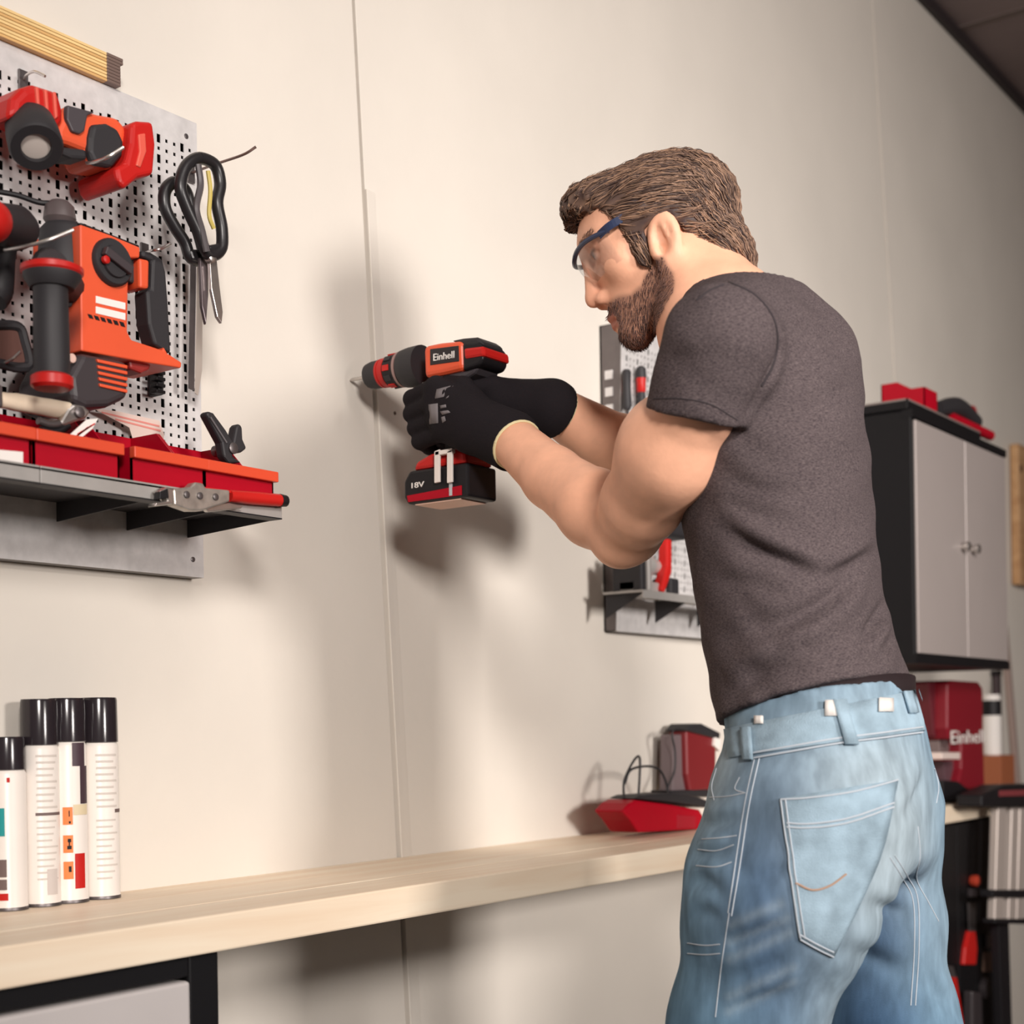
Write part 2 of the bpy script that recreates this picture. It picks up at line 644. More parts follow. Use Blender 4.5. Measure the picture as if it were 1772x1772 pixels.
# ------------------------------------------------------------------ the man
XB = 1.58
M_SKIN = mat('skin', (214, 150, 118), 0.5, attr='tint', var=0.10, scale=55, bump=0.12, bscale=220, spec=0.35)
M_SHIRT = mat('heather_jersey', (84, 75, 78), 0.95, bump=0.35, bscale=700, spec=0.1)
M_DENIM = mat('washed_denim', (128, 150, 168), 0.9, attr='tint', var=0.38, scale=16, bump=0.4, bscale=600, spec=0.12, stretch=(4, 4, 1.2))
M_THREAD = mat('pale_thread', (184, 192, 200), 0.9)
M_GLOVE = mat('black_knit_glove', (34, 30, 33), 0.9, bump=0.4, bscale=500, spec=0.12)
M_HEM = mat('glove_hem', (226, 214, 170), 0.9)


def heather(m):
    nt = m.node_tree
    b = nt.nodes['Principled BSDF']
    tc = nt.nodes.new('ShaderNodeTexCoord')
    mp = nt.nodes.new('ShaderNodeMapping')
    mp.inputs['Scale'].default_value = (210, 210, 700)
    nt.links.new(tc.outputs['Object'], mp.inputs[0])
    n = nt.nodes.new('ShaderNodeTexNoise')
    n.inputs['Scale'].default_value = 1.6
    n.inputs['Detail'].default_value = 4
    nt.links.new(mp.outputs[0], n.inputs['Vector'])
    r = nt.nodes.new('ShaderNodeValToRGB')
    r.color_ramp.elements[0].position, r.color_ramp.elements[1].position = 0.36, 0.68
    r.color_ramp.elements[0].color, r.color_ramp.elements[1].color = lin(66, 58, 61), lin(104, 93, 93)
    nt.links.new(n.outputs['Fac'], r.inputs[0])
    nt.links.new(r.outputs[0], b.inputs['Base Color'])


heather(M_SHIRT)

man = thing('person', (XB, -0.74, 0), 'bearded man in grey t-shirt, light jeans, black gloves and safety glasses drilling into the wall', 'person')

# ---- head frame: forward, left, up
yaw, pit = math.radians(31), math.radians(22)
hf0 = V(-math.sin(yaw), math.cos(yaw), 0)
HF = hf0 * math.cos(pit) - CZ * math.sin(pit)
HU = hf0 * math.sin(pit) + CZ * math.cos(pit)
HL = np.cross(HU, HF)
HO = at(1137, 415, t=1.825)
HM = np.stack([HF, HL, HU]).astype(np.float32)


def h2w(f, l, u):
    return HO + f * HF + l * HL + u * HU


def head_sdf(Q):
    """Q in head coordinates (forward, left, up); symmetric in left"""
    A = Q.copy()
    A[:, 1] = np.abs(A[:, 1])
    d = ell(A, (-0.004, 0, 0.030), (0.092, 0.072, 0.054))
    d = smin(d, ell(A, (-0.010, 0, 0.020), (0.086, 0.073, 0.062)), 0.03)
    d = smin(d, ell(A, (0.036, 0, -0.020), (0.050, 0.058, 0.072)), 0.03)          # face block
    d = smin(d, rc(A, (0.006, 0.052, -0.050), (0.066, 0.016, -0.093), 0.017, 0.018), 0.022)   # jaw
    d = smin(d, ell(A, (0.068, 0, -0.093), (0.018, 0.021, 0.017)), 0.016)           # chin
    d = smin(d, ell(A, (0.066, 0, -0.062), (0.020, 0.030, 0.026)), 0.02)          # mouth block
    d = smin(d, rc(A, (0.079, 0.006, 0.024), (0.064, 0.046, 0.020), 0.011, 0.011), 0.014)     # brow
    d = smin(d, ell(A, (0.055, 0.043, -0.019), (0.020, 0.018, 0.018)), 0.02)         # cheek bone
    d = smax(d, -ell(A, (0.090, 0.031, 0.003), (0.019, 0.016, 0.0125)), 0.010)     # eye sockets
    d = smin(d, rc(A, (0.083, 0, 0.016), (0.0985, 0, -0.030), 0.0080, 0.0095), 0.011)        # nose bridge
    d = smin(d, ell(A, (0.0975, 0, -0.037), (0.0125, 0.0095, 0.0095)), 0.007)        # nose tip
    d = smin(d, ell(A, (0.088, 0.0125, -0.042), (0.011, 0.0075, 0.0085)), 0.006)     # wings
    d = smax(d, -ell(A, (0.094, 0.0065, -0.050), (0.006, 0.0035, 0.006)), 0.003)    # nostrils
    d = smin(d, ell(A, (0.0695, 0.031, 0.0035), (0.0135, 0.0135, 0.0125)), 0.003)     # eyeball
    d = smin(d, rc(A, (0.0815, 0.020, 0.0105), (0.0765, 0.044, 0.009), 0.0035, 0.003), 0.004)  # upper lid
    d = smin(d, rc(A, (0.0800, 0.022, -0.0045), (0.0750, 0.042, -0.004), 0.003, 0.003), 0.004)  # lower lid
    d = smin(d, rc(A, (0.0885, 0, -0.0665), (0.0760, 0.023, -0.0715), 0.0062, 0.0035), 0.005)  # upper lip
    d = smin(d, rc(A, (0.0860, 0, -0.0775), (0.0750, 0.021, -0.0745), 0.0070, 0.0040), 0.005)  # lower lip
    d = smax(d, -rc(A, (0.096, 0, -0.0725), (0.076, 0.025, -0.0735), 0.0018, 0.0015), 0.003)  # mouth line
    # ear: tilted shell with a hollow, helix rim and lobe
    e = ell(A, (0.002, 0.079, -0.025), (0.0200, 0.0085, 0.0315), EAR)
    e = smin(e, ell(A, (0.010, 0.076, -0.054), (0.0085, 0.0060, 0.0105)), 0.006)
    e = smax(e, -ell(A, (0.006, 0.0905, -0.025), (0.0140, 0.0125, 0.0240), EAR), 0.004)
    e = smin(e, rc(A, (-0.001, 0.083, -0.009), (-0.003, 0.083, -0.039), 0.0030, 0.0028), 0.004)
    e = smax(e, -ell(A, (0.010, 0.084, -0.035), (0.0075, 0.011, 0.0085)), 0.003)
    e = smin(e, ell(A, (0.018, 0.0755, -0.035), (0.006, 0.006, 0.009)), 0.004)
    d = smin(d, e, 0.006)
    return d


_t = math.radians(14)
EAR = np.array([[math.cos(_t), 0, math.sin(_t)], [0.30, 1, 0], [-math.sin(_t), 0, math.cos(_t)]], np.float32)
EAR[1] /= np.linalg.norm(EAR[1])

LA = [(1248, 600, 1.545, 66), (1206, 700, 1.572, 71), (1160, 786, 1.615, 83), (1112, 868, 1.695, 70), (1086, 913, 1.75, 61), (1030, 880, 1.79, 66), (957, 827, 1.87, 52), (888, 764, 1.945, 42)]
RA = [(1272, 640, 1.86, 74), (1215, 790, 2.1, 76), (1160, 826, 2.17, 68), (1085, 786, 2.11, 60), (955, 706, 2.02, 40)]
LAW = [(at(a, b, t=c), r * c / FPX) for a, b, c, r in LA]
RAW = [(at(a, b, t=c), r * c / FPX) for a, b, c, r in RA]
NECK0, NECK1 = h2w(-0.022, 0, -0.045), at(1224, 545, t=1.765)


def chain(P, C, k=0.02):
    d = None
    for (a, ra), (b, rb) in zip(C[:-1], C[1:]):
        q = rc(P, a, b, ra, rb)
        d = q if d is None else smin(d, q, k)
    return d


def body_sdf(P):
    P = P.astype(np.float32)
    d = chain(P, LAW, 0.012)
    d = np.minimum(d, chain(P, RAW, 0.02))
    # biceps, forearm muscle and the point of the elbow
    d = smin(d, ell(P, at(1145, 775, t=1.63), (0.040, 0.045, 0.055)), 0.03)
    d = smin(d, ell(P, at(1068, 945, t=1.755), (0.020, 0.020, 0.020)), 0.025)
    n = rc(P, NECK0, NECK1, 0.056, 0.060)
    n = smin(n, rc(P, h2w(-0.040, 0, -0.05), at(1256, 520, t=1.775), 0.040, 0.042), 0.03)
    # muscle from behind the ear to the collar
    n = smin(n, rc(P, h2w(-0.018, 0.045, -0.03), at(1195, 560, t=1.72), 0.018, 0.018), 0.02)
    core = rc(P, at(1275, 600, t=1.76), at(1330, 800, t=1.76), 0.085, 0.085)
    core = smin(core, rc(P, at(1250, 610, t=1.64), at(1290, 610, t=1.85), 0.05, 0.05), 0.04)
    core = smin(core, rc(P, at(1330, 800, t=1.76), at(1400, 1150, t=1.74), 0.08, 0.08), 0.04)
    n = smin(n, core, 0.03)
    d = smin(d, n, 0.02)
    Q = (P - HO.astype(np.float32)) @ HM.T
    m = (Q ** 2).sum(1) < 0.19 ** 2
    if m.any():
        hd = head_sdf(Q[m])
        d[m] = smin(d[m], hd, 0.014)
    return d


bv, bq = nets(body_sdf, (1.28, -0.95, 1.05), (2.0, -0.22, 1.80), 0.0025, q=4)
bv = relax(bv, bq, 2)
bn = vnormals(bv, bq)
bh = (bv - HO) @ np.stack([HF, HL, HU]).T
skin = np.array(lin(243, 184, 152)[:3])
col = np.tile(skin, (len(bv), 1))
fa, la, ua = bh[:, 0], np.abs(bh[:, 1]), bh[:, 2]
inhead = (np.linalg.norm(bh, axis=1) < 0.16)


def sstep(x, a, b):
    s = np.clip((x - a) / (b - a), 0, 1)
    return s * s * (3 - 2 * s)


def beard_mask(f, l, u):
    """where the beard grows, in head coordinates"""
    top = np.interp(f, [0.008, 0.022, 0.038, 0.046, 0.060, 0.074, 0.095], [-0.042, -0.042, -0.050, -0.058, -0.060, -0.053, -0.050])
    bot = np.interp(f, [0.0, 0.02, 0.05, 0.09], [-0.066, -0.092, -0.112, -0.118])
    m = sstep(top - u, -0.004, 0.004) * sstep(u - bot, -0.006, 0.004) * sstep(f - np.interp(u, [-0.10, -0.07, -0.045, -0.03], [0.018, 0.010, 0.012, 0.016]), -0.003, 0.004)
    lips = (f > 0.074) & (l < 0.019) & (u > -0.083) & (u < -0.0635)
    under = (f > 0.080) & (l < 0.012) & (u < -0.08) & (u > -0.086)
    return m * np.where(lips | under, 0.0, 1.0)


bm_ = beard_mask(fa, la, ua) * inhead
col = lerp_colors(col, lin(118, 82, 70), 0) * 1.0 if False else col * (1 - 0.62 * bm_[:, None]) + np.array(lin(100, 72, 66)[:3]) * (0.62 * bm_[:, None])
lipm = inhead & (fa > 0.076) & (la < 0.018) & (ua > -0.0825) & (ua < -0.0640)
col[lipm] = np.array(lin(198, 132, 112)[:3])
red = np.exp(-(((bh - V(0.095, 0, -0.04)) / V(0.02, 0.02, 0.02)) ** 2).sum(1)) * inhead
col = col * (1 - 0.25 * red[:, None]) + np.array(lin(214, 122, 96)[:3]) * (0.25 * red[:, None])
ed = np.sqrt((fa - 0.0695) ** 2 + (la - 0.031) ** 2 + (ua - 0.0035) ** 2)
front = inhead * sstep(fa, 0.066, 0.072)
sc_ = 0.55 * front * np.exp(-((ua - 0.0025) / 0.0050) ** 2) * np.exp(-((la - 0.031) / 0.0105) ** 4)
col = col * (1 - sc_[:, None]) + np.array(lin(232, 206, 190)[:3]) * sc_[:, None]
ir_ = 0.92 * front * np.exp(-(((la - 0.0315) / 0.0062) ** 2 + ((ua - 0.0035) / 0.0048) ** 2) ** 1.5)
col = col * (1 - ir_[:, None]) + np.array(lin(62, 48, 42)[:3]) * ir_[:, None]
ls_ = 0.72 * front * np.exp(-((ua - (0.0092 - 0.12 * np.abs(la - 0.030))) / 0.0022) ** 2) * np.exp(-((la - 0.032) / 0.0150) ** 4)
col = col * (1 - ls_[:, None]) + np.array(lin(84, 58, 50)[:3]) * ls_[:, None]
brow = inhead & (fa > 0.060) & (la > 0.012) & (la < 0.052) & (np.abs(ua - (0.027 - 0.10 * np.abs(la - 0.036))) < 0.0032)
col[brow] = 0.5 * col[brow] + 0.5 * np.array(lin(128, 90, 72)[:3])
body = mesh_obj('body', bv, bq, M_SKIN, man, col)
bbvh = bvh_of(bv, bq)

# ---- hair
M_HAIR = mat('brown_hair', (92, 70, 62), 0.55, attr='tint', spec=0.35)


def hair_sdf(P):
    Q = (P.astype(np.float32) - HO.astype(np.float32)) @ HM.T
    A = Q.copy()
    A[:, 1] = np.abs(A[:, 1])
    d = ell(A, (-0.006, 0, 0.026), (0.099, 0.081, 0.063))
    d = smin(d, ell(A, (-0.016, 0, 0.016), (0.090, 0.081, 0.069)), 0.03)
    d = smin(d, ell(A, (0.050, 0, 0.068), (0.043, 0.056, 0.026)), 0.02)
    d = smin(d, rc(A, (0.078, 0.004, 0.079), (0.066, 0.036, 0.072), 0.0150, 0.016), 0.014)
    d = smin(d, ell(A, (-0.058, 0, -0.052), (0.045, 0.068, 0.056)), 0.02)
    g = np.interp(A[:, 0], [-0.12, -0.085, -0.060, -0.036, -0.024, -0.012, 0.020, 0.0215, 0.038, 0.041, 0.048, 0.056, 0.080, 0.12],
                  [-0.100, -0.098, -0.084, -0.055, -0.022, -0.002, -0.004, -0.048, -0.048, 0.004, 0.030, 0.046, 0.059, 0.066]).astype(np.float32)
    d = smax(d, (g - A[:, 2]) * 0.55, 0.005)
    # sideburn: thin slab on the cheek
    s = ell(A, (0.030, 0.0650, -0.018), (0.010, 0.0080, 0.026))
    d = smin(d, s, 0.008)
    # combed grooves
    w = Q[:, 2] * 60 + Q[:, 0] * 18
    d = d + 0.0016 * np.sin(Q[:, 1] * 430 + 2.2 * np.sin(w)) * np.clip((Q[:, 2] - 0.03) * 30, 0, 1) + 0.0010 * np.sin(Q[:, 2] * 390 + Q[:, 0] * 170 + 1.4 * np.sin(Q[:, 0] * 90))
    return d


r_ = 0.15
hv, hq = nets(hair_sdf, HO - r_, HO + r_, 0.0024, q=4)
hv = relax(hv, hq, 2)
hn = vnormals(hv, hq)
hh = (hv - HO) @ np.stack([HF, HL, HU]).T
dk, lt = np.array(lin(68, 53, 51)[:3]), np.array(lin(164, 130, 106)[:3])
mixw = np.clip(0.35 + 0.35 * np.sin(hh[:, 1] * 300 + 60 * hh[:, 0]) * np.sin(hh[:, 2] * 240 - 90 * hh[:, 0]) + 3.0 * (hh[:, 2] - 0.05), 0, 1)
hcol = dk * (1 - 0.6 * mixw[:, None]) + lt * (0.6 * mixw[:, None])


def strands(pts, nrm, flow, length, n_step, r0, sdf, offs, c_lo, c_hi, jit, curl=0.0):
    """thin tapered locks combed along a surface (kept at a set height above it)"""
    N = len(pts)
    fl = np.array([flow(p) for p in pts]) + rng.normal(0, jit, (N, 3))
    L = np.array([length(p) if callable(length) else length for p in pts]) * rng.uniform(0.7, 1.25, N)
    cc = c_lo[None] + (c_hi - c_lo)[None] * (rng.random(N) ** 1.3)[:, None]
    off = rng.uniform(offs[0], offs[1], N)
    nn = lambda v: v / (np.linalg.norm(v, axis=1)[:, None] + 1e-9)
    q = pts - nrm * 0.0012
    n = nrm.copy()
    path, norms = [q.copy()], [n.copy()]
    e = 0.0015
    for k in range(n_step):
        d = nn(fl - n * (fl * n).sum(1)[:, None])
        q = q + d * (L / n_step)[:, None]
        if sdf is not None:
            g = np.stack([sdf(q + e * np.eye(3)[i]) - sdf(q - e * np.eye(3)[i]) for i in range(3)], 1) / (2 * e)
            gn = nn(g)
            q = q - gn * ((sdf(q) / np.maximum(np.linalg.norm(g, axis=1), 0.3)) - off * (0.4 + 0.6 * (k + 1) / n_step))[:, None]
            n = gn
        else:
            q = q + n * (L / n_step * curl)[:, None]
        path.append(q.copy())
        norms.append(n.copy())
    path, norms = np.array(path), np.array(norms)
    if sdf is not None:
        # leave out locks that would run across the ears or leave the surface
        H3 = (path - HO) @ np.stack([HF, HL, HU]).T
        bad = ((H3[..., 0] < 0.022) & (H3[..., 0] > -0.018) & (H3[..., 2] < 0.003) & (np.abs(H3[..., 1]) > 0.05)).any(0)
        bad |= (np.linalg.norm(np.diff(path, axis=0), axis=2) > 2.2 * L / n_step).any(0)
        keep = ~bad
        path, norms, cc, L = path[:, keep], norms[:, keep], cc[keep], L[keep]
        N = int(keep.sum())
    u = nn(np.cross(path[-1] - path[0], norms[0]))
    vs = np.empty((N, n_step + 1, 3, 3))
    for k in range(n_step + 1):
        r = r0 * (1 - 0.85 * k / n_step)
        vs[:, k, 0] = path[k] + u * r
        vs[:, k, 1] = path[k] + norms[k] * r * 0.8
        vs[:, k, 2] = path[k] - u * r
    st = (n_step + 1) * 3
    base = (np.arange(N) * st)[:, None, None]
    tmpl = np.array([f for k in range(n_step) for a in [3 * k] for f in ((a, a + 1, a + 4, a + 3), (a + 1, a + 2, a + 5, a + 4), (a + 2, a, a + 3, a + 5))])
    fs = (base + tmpl[None]).reshape(-1, 4)
    return vs.reshape(-1, 3), fs, np.repeat(cc, st, 0)


def hair_flow(p):
    q = (p - HO) @ np.stack([HF, HL, HU]).T
    f, l, u = q
    sg = 1.0 if l > 0 else -1.0
    if f > 0.072 and u < 0.080 and u > 0.04:
        # fringe combed up and over to the front edge
        d = V(0.5, 0.45 * sg, -0.35)
    elif f > 0.03 and u > 0.045:
        d = V(-0.8, 0.35 * sg, 0.05)
    elif f > 0.016 and u < 0.004:
        d = V(-0.15, 0, -1.0)                       # sideburn
    elif f > -0.035:
        d = V(-0.95, 0.1 * sg, -0.42)
    else:
        d = V(-0.50, 0, -0.95)
    return d[0] * HF + d[1] * HL + d[2] * HU


sel = rng.choice(len(hv), 6500, replace=False)
sel = sel[(hh[sel, 2] > -0.096) & ~((hh[sel, 0] < 0.021) & (hh[sel, 0] > -0.016) & (hh[sel, 2] < 0.003))]
sv, sf, scol = strands(hv[sel], hn[sel], hair_flow, lambda p: 0.024 if (p - HO) @ HF > 0.05 else 0.040, 6, 0.0012, hair_sdf, (0.0003, 0.0028), dk * 0.85, lt * 1.1, 0.10)
hair = mesh_obj('hair', hv, hq, M_HAIR, man, hcol)
hs = mesh_obj('hair_strands', sv, sf, M_HAIR, hair, scol)
tag(hs, kind='stuff')
# ---- beard
bsel = np.nonzero(bm_ > 0.5)[0]
bsel = rng.choice(bsel, min(2600, len(bsel)), replace=False)
sv, sf, scol = strands(bv[bsel], bn[bsel], lambda p: HF * 0.15 - HU * 1.0, 0.0065, 2, 0.0008, None, (0, 0), np.array(lin(66, 49, 47)[:3]), np.array(lin(142, 106, 94)[:3]), 0.22, 0.6)
brs = np.nonzero(brow)[0]
brs = rng.choice(brs, min(260, len(brs)), replace=False)
ev, ef, ecol = strands(bv[brs], bn[brs], lambda p: (HL * (1 if (p - HO) @ HL > 0 else -1)) - HF * 0.6 + HU * 0.15, 0.009, 2, 0.0006, None, (0, 0), np.array(lin(66, 48, 44)[:3]), np.array(lin(110, 82, 70)[:3]), 0.15, 0.25)
tag(mesh_obj('eyebrows', ev, ef, M_HAIR, man, ecol), kind='stuff')
beard = mesh_obj('beard', sv, sf, M_HAIR, man, scol)
tag(beard, kind='stuff')

# ---- torso profile read along the spine: pixel row, left edge, right edge, depth/width, twist
TROWS = [(1290, 1240, 1606, .74, -4), (1230, 1238, 1600, .73, -5), (1180, 1228, 1580, .72, -6), (1130, 1219, 1562, .70, -7), (1080, 1210, 1546, .68, -9), (1000, 1196, 1530, .66, -11),
         (900, 1178, 1519, .66, -15), (800, 1150, 1512, .64, -18), (700, 1136, 1496, .62, -20), (640, 1150, 1474, .60, -21),
         (590, 1166, 1444, .58, -22), (540, 1185, 1398, .58, -22), (505, 1215, 1350, .6, -22)]


def loft_rows(rows, X, dxy=0.0):
    out = []
    for y, l, r, k, be in rows:
        c = at((l + r) / 2, y, X=X)
        t = (c - CAM) @ CW
        hw = (r - l) / 2 * t / FPX + dxy
        ph = math.radians(36 + be)
        a = hw / math.sqrt(math.sin(ph) ** 2 + (k * math.cos(ph)) ** 2)
        out.append((c[2], c[0], c[1], a, a * k, math.radians(be)))
    return np.array(sorted(out))


def loft(P, R, e=2.3):
    z = P[:, 2]
    cx, cy, a, b, be = [np.interp(z, R[:, 0], R[:, i]).astype(np.float32) for i in range(1, 6)]
    x, y = P[:, 0] - cx, P[:, 1] - cy
    c, s = np.cos(be), np.sin(be)
    u, v = x * c - y * s, x * s + y * c          # twist about the vertical
    k = (np.abs(u / a) ** e + np.abs(v / b) ** e) ** (1 / e)
    d = (k - 1) * np.minimum(a, b)
    return np.maximum(d, np.maximum(R[0, 0] - z, z - R[-1, 0]))


TR = loft_rows(TROWS, XB)
HEMC = at(1415, 1208, X=XB)
HEM_S = -0.27


def hem_cut(P, dz=0.0):
    return (HEMC[2] + dz + HEM_S * (P[:, 1] - HEMC[1])) - P[:, 2]


SL_END = at(1203, 722, t=1.615)
SL_DIR = unit(at(1150, 815, t=1.66) - at(1240, 640, t=1.58))
RSL_DIR = unit(RAW[1][0] - RAW[0][0])


def shirt_sdf(P):
    P = P.astype(np.float32)
    d = loft(P, TR)
    # shoulders and trapezius
    d = smin(d, rc(P, at(1248, 597, t=1.55), at(1300, 560, t=1.70), 0.059, 0.060), 0.03)
    d = smin(d, rc(P, at(1270, 560, t=1.70), at(1300, 560, t=1.85), 0.055, 0.055), 0.03)
    d = smin(d, rc(P, at(1300, 556, t=1.72), at(1385, 620, t=1.72), 0.050, 0.060), 0.05)
    tail = at(1200, 738, t=1.575)
    sl = rc(P, at(1246, 596, t=1.545), tail, 0.0612, 0.0545)
    q = P - at(1203, 723, t=1.57).astype(np.float32)
    nrm = unit(at(1203, 723, t=1.57) - at(1228, 632, t=1.555) + 0.004 * RR)
    sl = smax(sl, q @ nrm.astype(np.float32), 0.002)
    d = smin(d, sl, 0.009)
    a, ra = RAW[0]
    b, rb = RAW[1]
    sr = rc(P, a, a + (b - a) * 0.62, 0.064, 0.058)
    sr = smax(sr, (P - (a + (b - a) * 0.55).astype(np.float32)) @ RSL_DIR.astype(np.float32), 0.002)
    d = smin(d, sr, 0.02)
    # neck opening
    nk = rc(P, NECK0, NECK1 + (NECK1 - NECK0) * 0.2, 0.060, 0.061)
    nk = smin(nk, rc(P, h2w(-0.040, 0, -0.05), at(1256, 512, t=1.775), 0.043, 0.045), 0.02)
    nk = np.maximum(nk, (at(1235, 535, t=1.765)[2] - 0.006 - 0.45 * (P[:, 1] + 0.60)).astype(np.float32) - P[:, 2])
    d = smax(d, -nk, 0.004)
    d = smax(d, hem_cut(P, -0.004).astype(np.float32), 0.004)
    d = d + 0.0012 * np.sin(P[:, 2] * 95 + 3 * np.sin(P[:, 1] * 30)) * np.sin(P[:, 0] * 42 + P[:, 1] * 50)
    return d


sv_, sq_ = nets(shirt_sdf, (1.30, -0.98, 1.0), (2.02, -0.30, 1.56), 0.004, q=4)
sv_ = relax(sv_, sq_, 4)
sbvh = bvh_of(sv_, sq_)


def cast_line(pts, bvh, off=0.0, n=8):
    """a line drawn over a built surface: points on it and its normals there"""
    out = []
    for p in smooth_path([V(x, y, 0) for x, y in pts], n):
        h, nn = cast(p[0], p[1], bvh, off)
        if h is not None:
            out.append((h, nn))
    return out


def folds(verts, nrm, lines, bvh):
    """press creases into a cloth surface: groove with a raised lip beside it"""
    verts = verts.copy()
    for pts, amp, w in lines:
        L = cast_line(pts, bvh, 0, 6)
        if len(L) < 2:
            continue
        A = np.array([p for p, _ in L])
        near = np.nonzero((np.abs(verts - A.mean(0)).max(1) < np.abs(A - A.mean(0)).max() + 0.06))[0]
        if not len(near):
            continue
        Q = verts[near]
        best = np.full(len(Q), 1e9)
        sgn = np.zeros(len(Q))
        par = np.zeros(len(Q))
        m = len(A) - 1
        for i in range(m):
            ab = A[i + 1] - A[i]
            h = np.clip(((Q - A[i]) @ ab) / (ab @ ab + 1e-12), 0, 1)
            dv = Q - (A[i] + h[:, None] * ab)
            dd = np.linalg.norm(dv, axis=1)
            s = unit(np.cross(L[i][1], ab))
            up = np.where(dd < best)[0]
            best[up] = dd[up]
            sgn[up] = (dv @ s)[up]
            par[up] = (i + h[up]) / m
        tap = np.sin(np.clip(par, 0.02, 0.98) * math.pi) ** 0.7
        ok = (nrm[near] @ L[len(L) // 2][1]) > -0.2
        g = (-np.exp(-(best / w) ** 2) + 0.75 * np.exp(-(((sgn - 2.0 * w) / (1.5 * w)) ** 2)) * np.exp(-((best - np.abs(sgn)) / w) ** 2)) * tap * ok
        verts[near] += nrm[near] * (amp * g)[:, None]
    return verts


SFOLD = [([(1250, 915), (1320, 955), (1375, 978), (1424, 1000)], .011, .0075), ([(1424, 1000), (1460, 985), (1515, 955)], .008, .0075),
         ([(1500, 960), (1450, 1025), (1390, 1062), (1330, 1092)], .010, .009), ([(1536, 1035), (1515, 1075), (1494, 1108)], .009, .008),
         ([(1548, 1085), (1530, 1120), (1500, 1150)], .004, .008), ([(1235, 1110), (1330, 1080), (1420, 1060)], .003, .009),
         ([(1260, 1205), (1320, 1165), (1400, 1150)], .008, .010), ([(1275, 1170), (1350, 1130), (1440, 1120)], .003, .008),
         ([(1250, 860), (1300, 890), (1370, 905)], .003, .008), ([(1262, 830), (1330, 850), (1400, 850)], .002, .008),
         ([(1345, 560), (1348, 610), (1325, 660), (1285, 730)], .005, .007), ([(1150, 640), (1180, 620), (1230, 610)], .002, .008),
         ([(1230, 1000), (1300, 1010), (1370, 1040)], .003, .009), ([(1500, 640), (1430, 690), (1370, 720)], .002, .012)]
sn_ = vnormals(sv_, sq_)
sv_ = folds(sv_, sn_, SFOLD, sbvh)
shirt = mesh_obj('t_shirt', sv_, sq_, M_SHIRT, man)
sbvh = bvh_of(sv_, sq_)


def seam(name, pts, bvh, r, m, parent, off=0.0, seg=6):
    L = cast_line(pts, bvh, off)
    if len(L) < 2:
        return None
    return MB().tube([p for p, _ in L], r, seg).obj(name, m, parent, smooth=True)


M_SEAMD = mat('dark_seam', (54, 47, 50), 0.95)
seam('sleeve_seam', [(1262, 489), (1305, 510), (1335, 545), (1345, 585), (1338, 630), (1318, 668)], sbvh, 0.0016, M_SEAMD, shirt)
seam('collar_seam', [(1205, 520), (1228, 503), (1252, 493)], sbvh, 0.0015, M_SEAMD, shirt)
seam('sleeve_hem', [(1131, 690), (1180, 690), (1230, 700), (1276, 727)], sbvh, 0.0008, M_SEAMD, shirt)

# ---- jeans
JROWS = [(1160, 1240, 1582, .74, -4), (1210, 1246, 1594, .74, -4), (1260, 1250, 1610, .74, -4), (1330, 1240, 1621, .75, -4), (1400, 1224, 1625, .76, -4), (1480, 1206, 1622, .78, -4), (1530, 1215, 1612, .8, -4)]
JR = loft_rows(JROWS, XB, -0.003)
LLEG = [(at(1392, 1410, X=1.50), 0.102), (at(1349, 1560, X=1.485), 0.0985), (at(1290, 1772, X=1.475), 0.0775), (V(1.47, -0.635, 0.50), 0.066), (V(1.46, -0.68, 0.10), 0.052)]
RLEG = [(at(1490, 1420, X=1.66), 0.095), (at(1533, 1590, X=1.675), 0.063), (at(1541, 1772, X=1.68), 0.0745), (V(1.69, -0.86, 0.48), 0.064), (V(1.70, -1.00, 0.10), 0.052)]


def jeans_sdf(P):
    P = P.astype(np.float32)
    d = loft(P, JR, 2.2)
    d = smax(d, (JR[0, 0] + 0.012 - P[:, 2]).astype(np.float32), 0.03)
    l = chain(P, LLEG, 0.04)
    r = chain(P, RLEG, 0.03)
    d = smin(d, ell(P, at(1458, 1448, X=1.525), (0.062, 0.062, 0.075)), 0.03)
    d = smin(d, l, 0.03)
    d = smin(d, r, 0.03)
    d = smax(d, P[:, 2] - (HEMC[2] - 0.003 + -0.21 * (P[:, 1] - HEMC[1])).astype(np.float32), 0.002)
    d = np.maximum(d, (0.06 - P[:, 2]).astype(np.float32))
    d = d + 0.0012 * np.sin(P[:, 2] * 70 + 3 * np.sin(P[:, 0] * 25)) * np.sin(P[:, 1] * 45 + P[:, 0] * 30)
    return d


jv, jq = nets(jeans_sdf, (1.34, -1.16, 0.04), (1.86, -0.50, 1.18), 0.0042, q=4)
jv = relax(jv, jq, 4)
jn = vnormals(jv, jq)
jb = bvh_of(jv, jq)
JFOLD = [([(1300, 1530), (1340, 1510), (1375, 1500)], .004, .008), ([(1262, 1640), (1310, 1618), (1360, 1600)], .005, .009), ([(1262, 1700), (1310, 1680), (1362, 1655)], .004, .008),
         ([(1255, 1760), (1310, 1735), (1370, 1715)], .005, .010), ([(1203, 1420), (1240, 1425), (1285, 1410)], .005, .007), ([(1200, 1480), (1235, 1478), (1268, 1470)], .005, .007),
         ([(1192, 1530), (1225, 1525), (1255, 1560)], .005, .008), ([(1190, 1600), (1215, 1580), (1250, 1590)], .004, .008), ([(1450, 1640), (1510, 1660), (1560, 1690)], .006, .012),
         ([(1500, 1560), (1540, 1575), (1578, 1580)], .005, .008), ([(1600, 1680), (1620, 1720), (1640, 1740)], .005, .010), ([(1380, 1660), (1420, 1700), (1400, 1760)], .003, .014),
         ([(1400, 1425), (1440, 1440), (1500, 1430)], .002, .010), ([(1560, 1420), (1580, 1390), (1600, 1340)], .004, .010)]
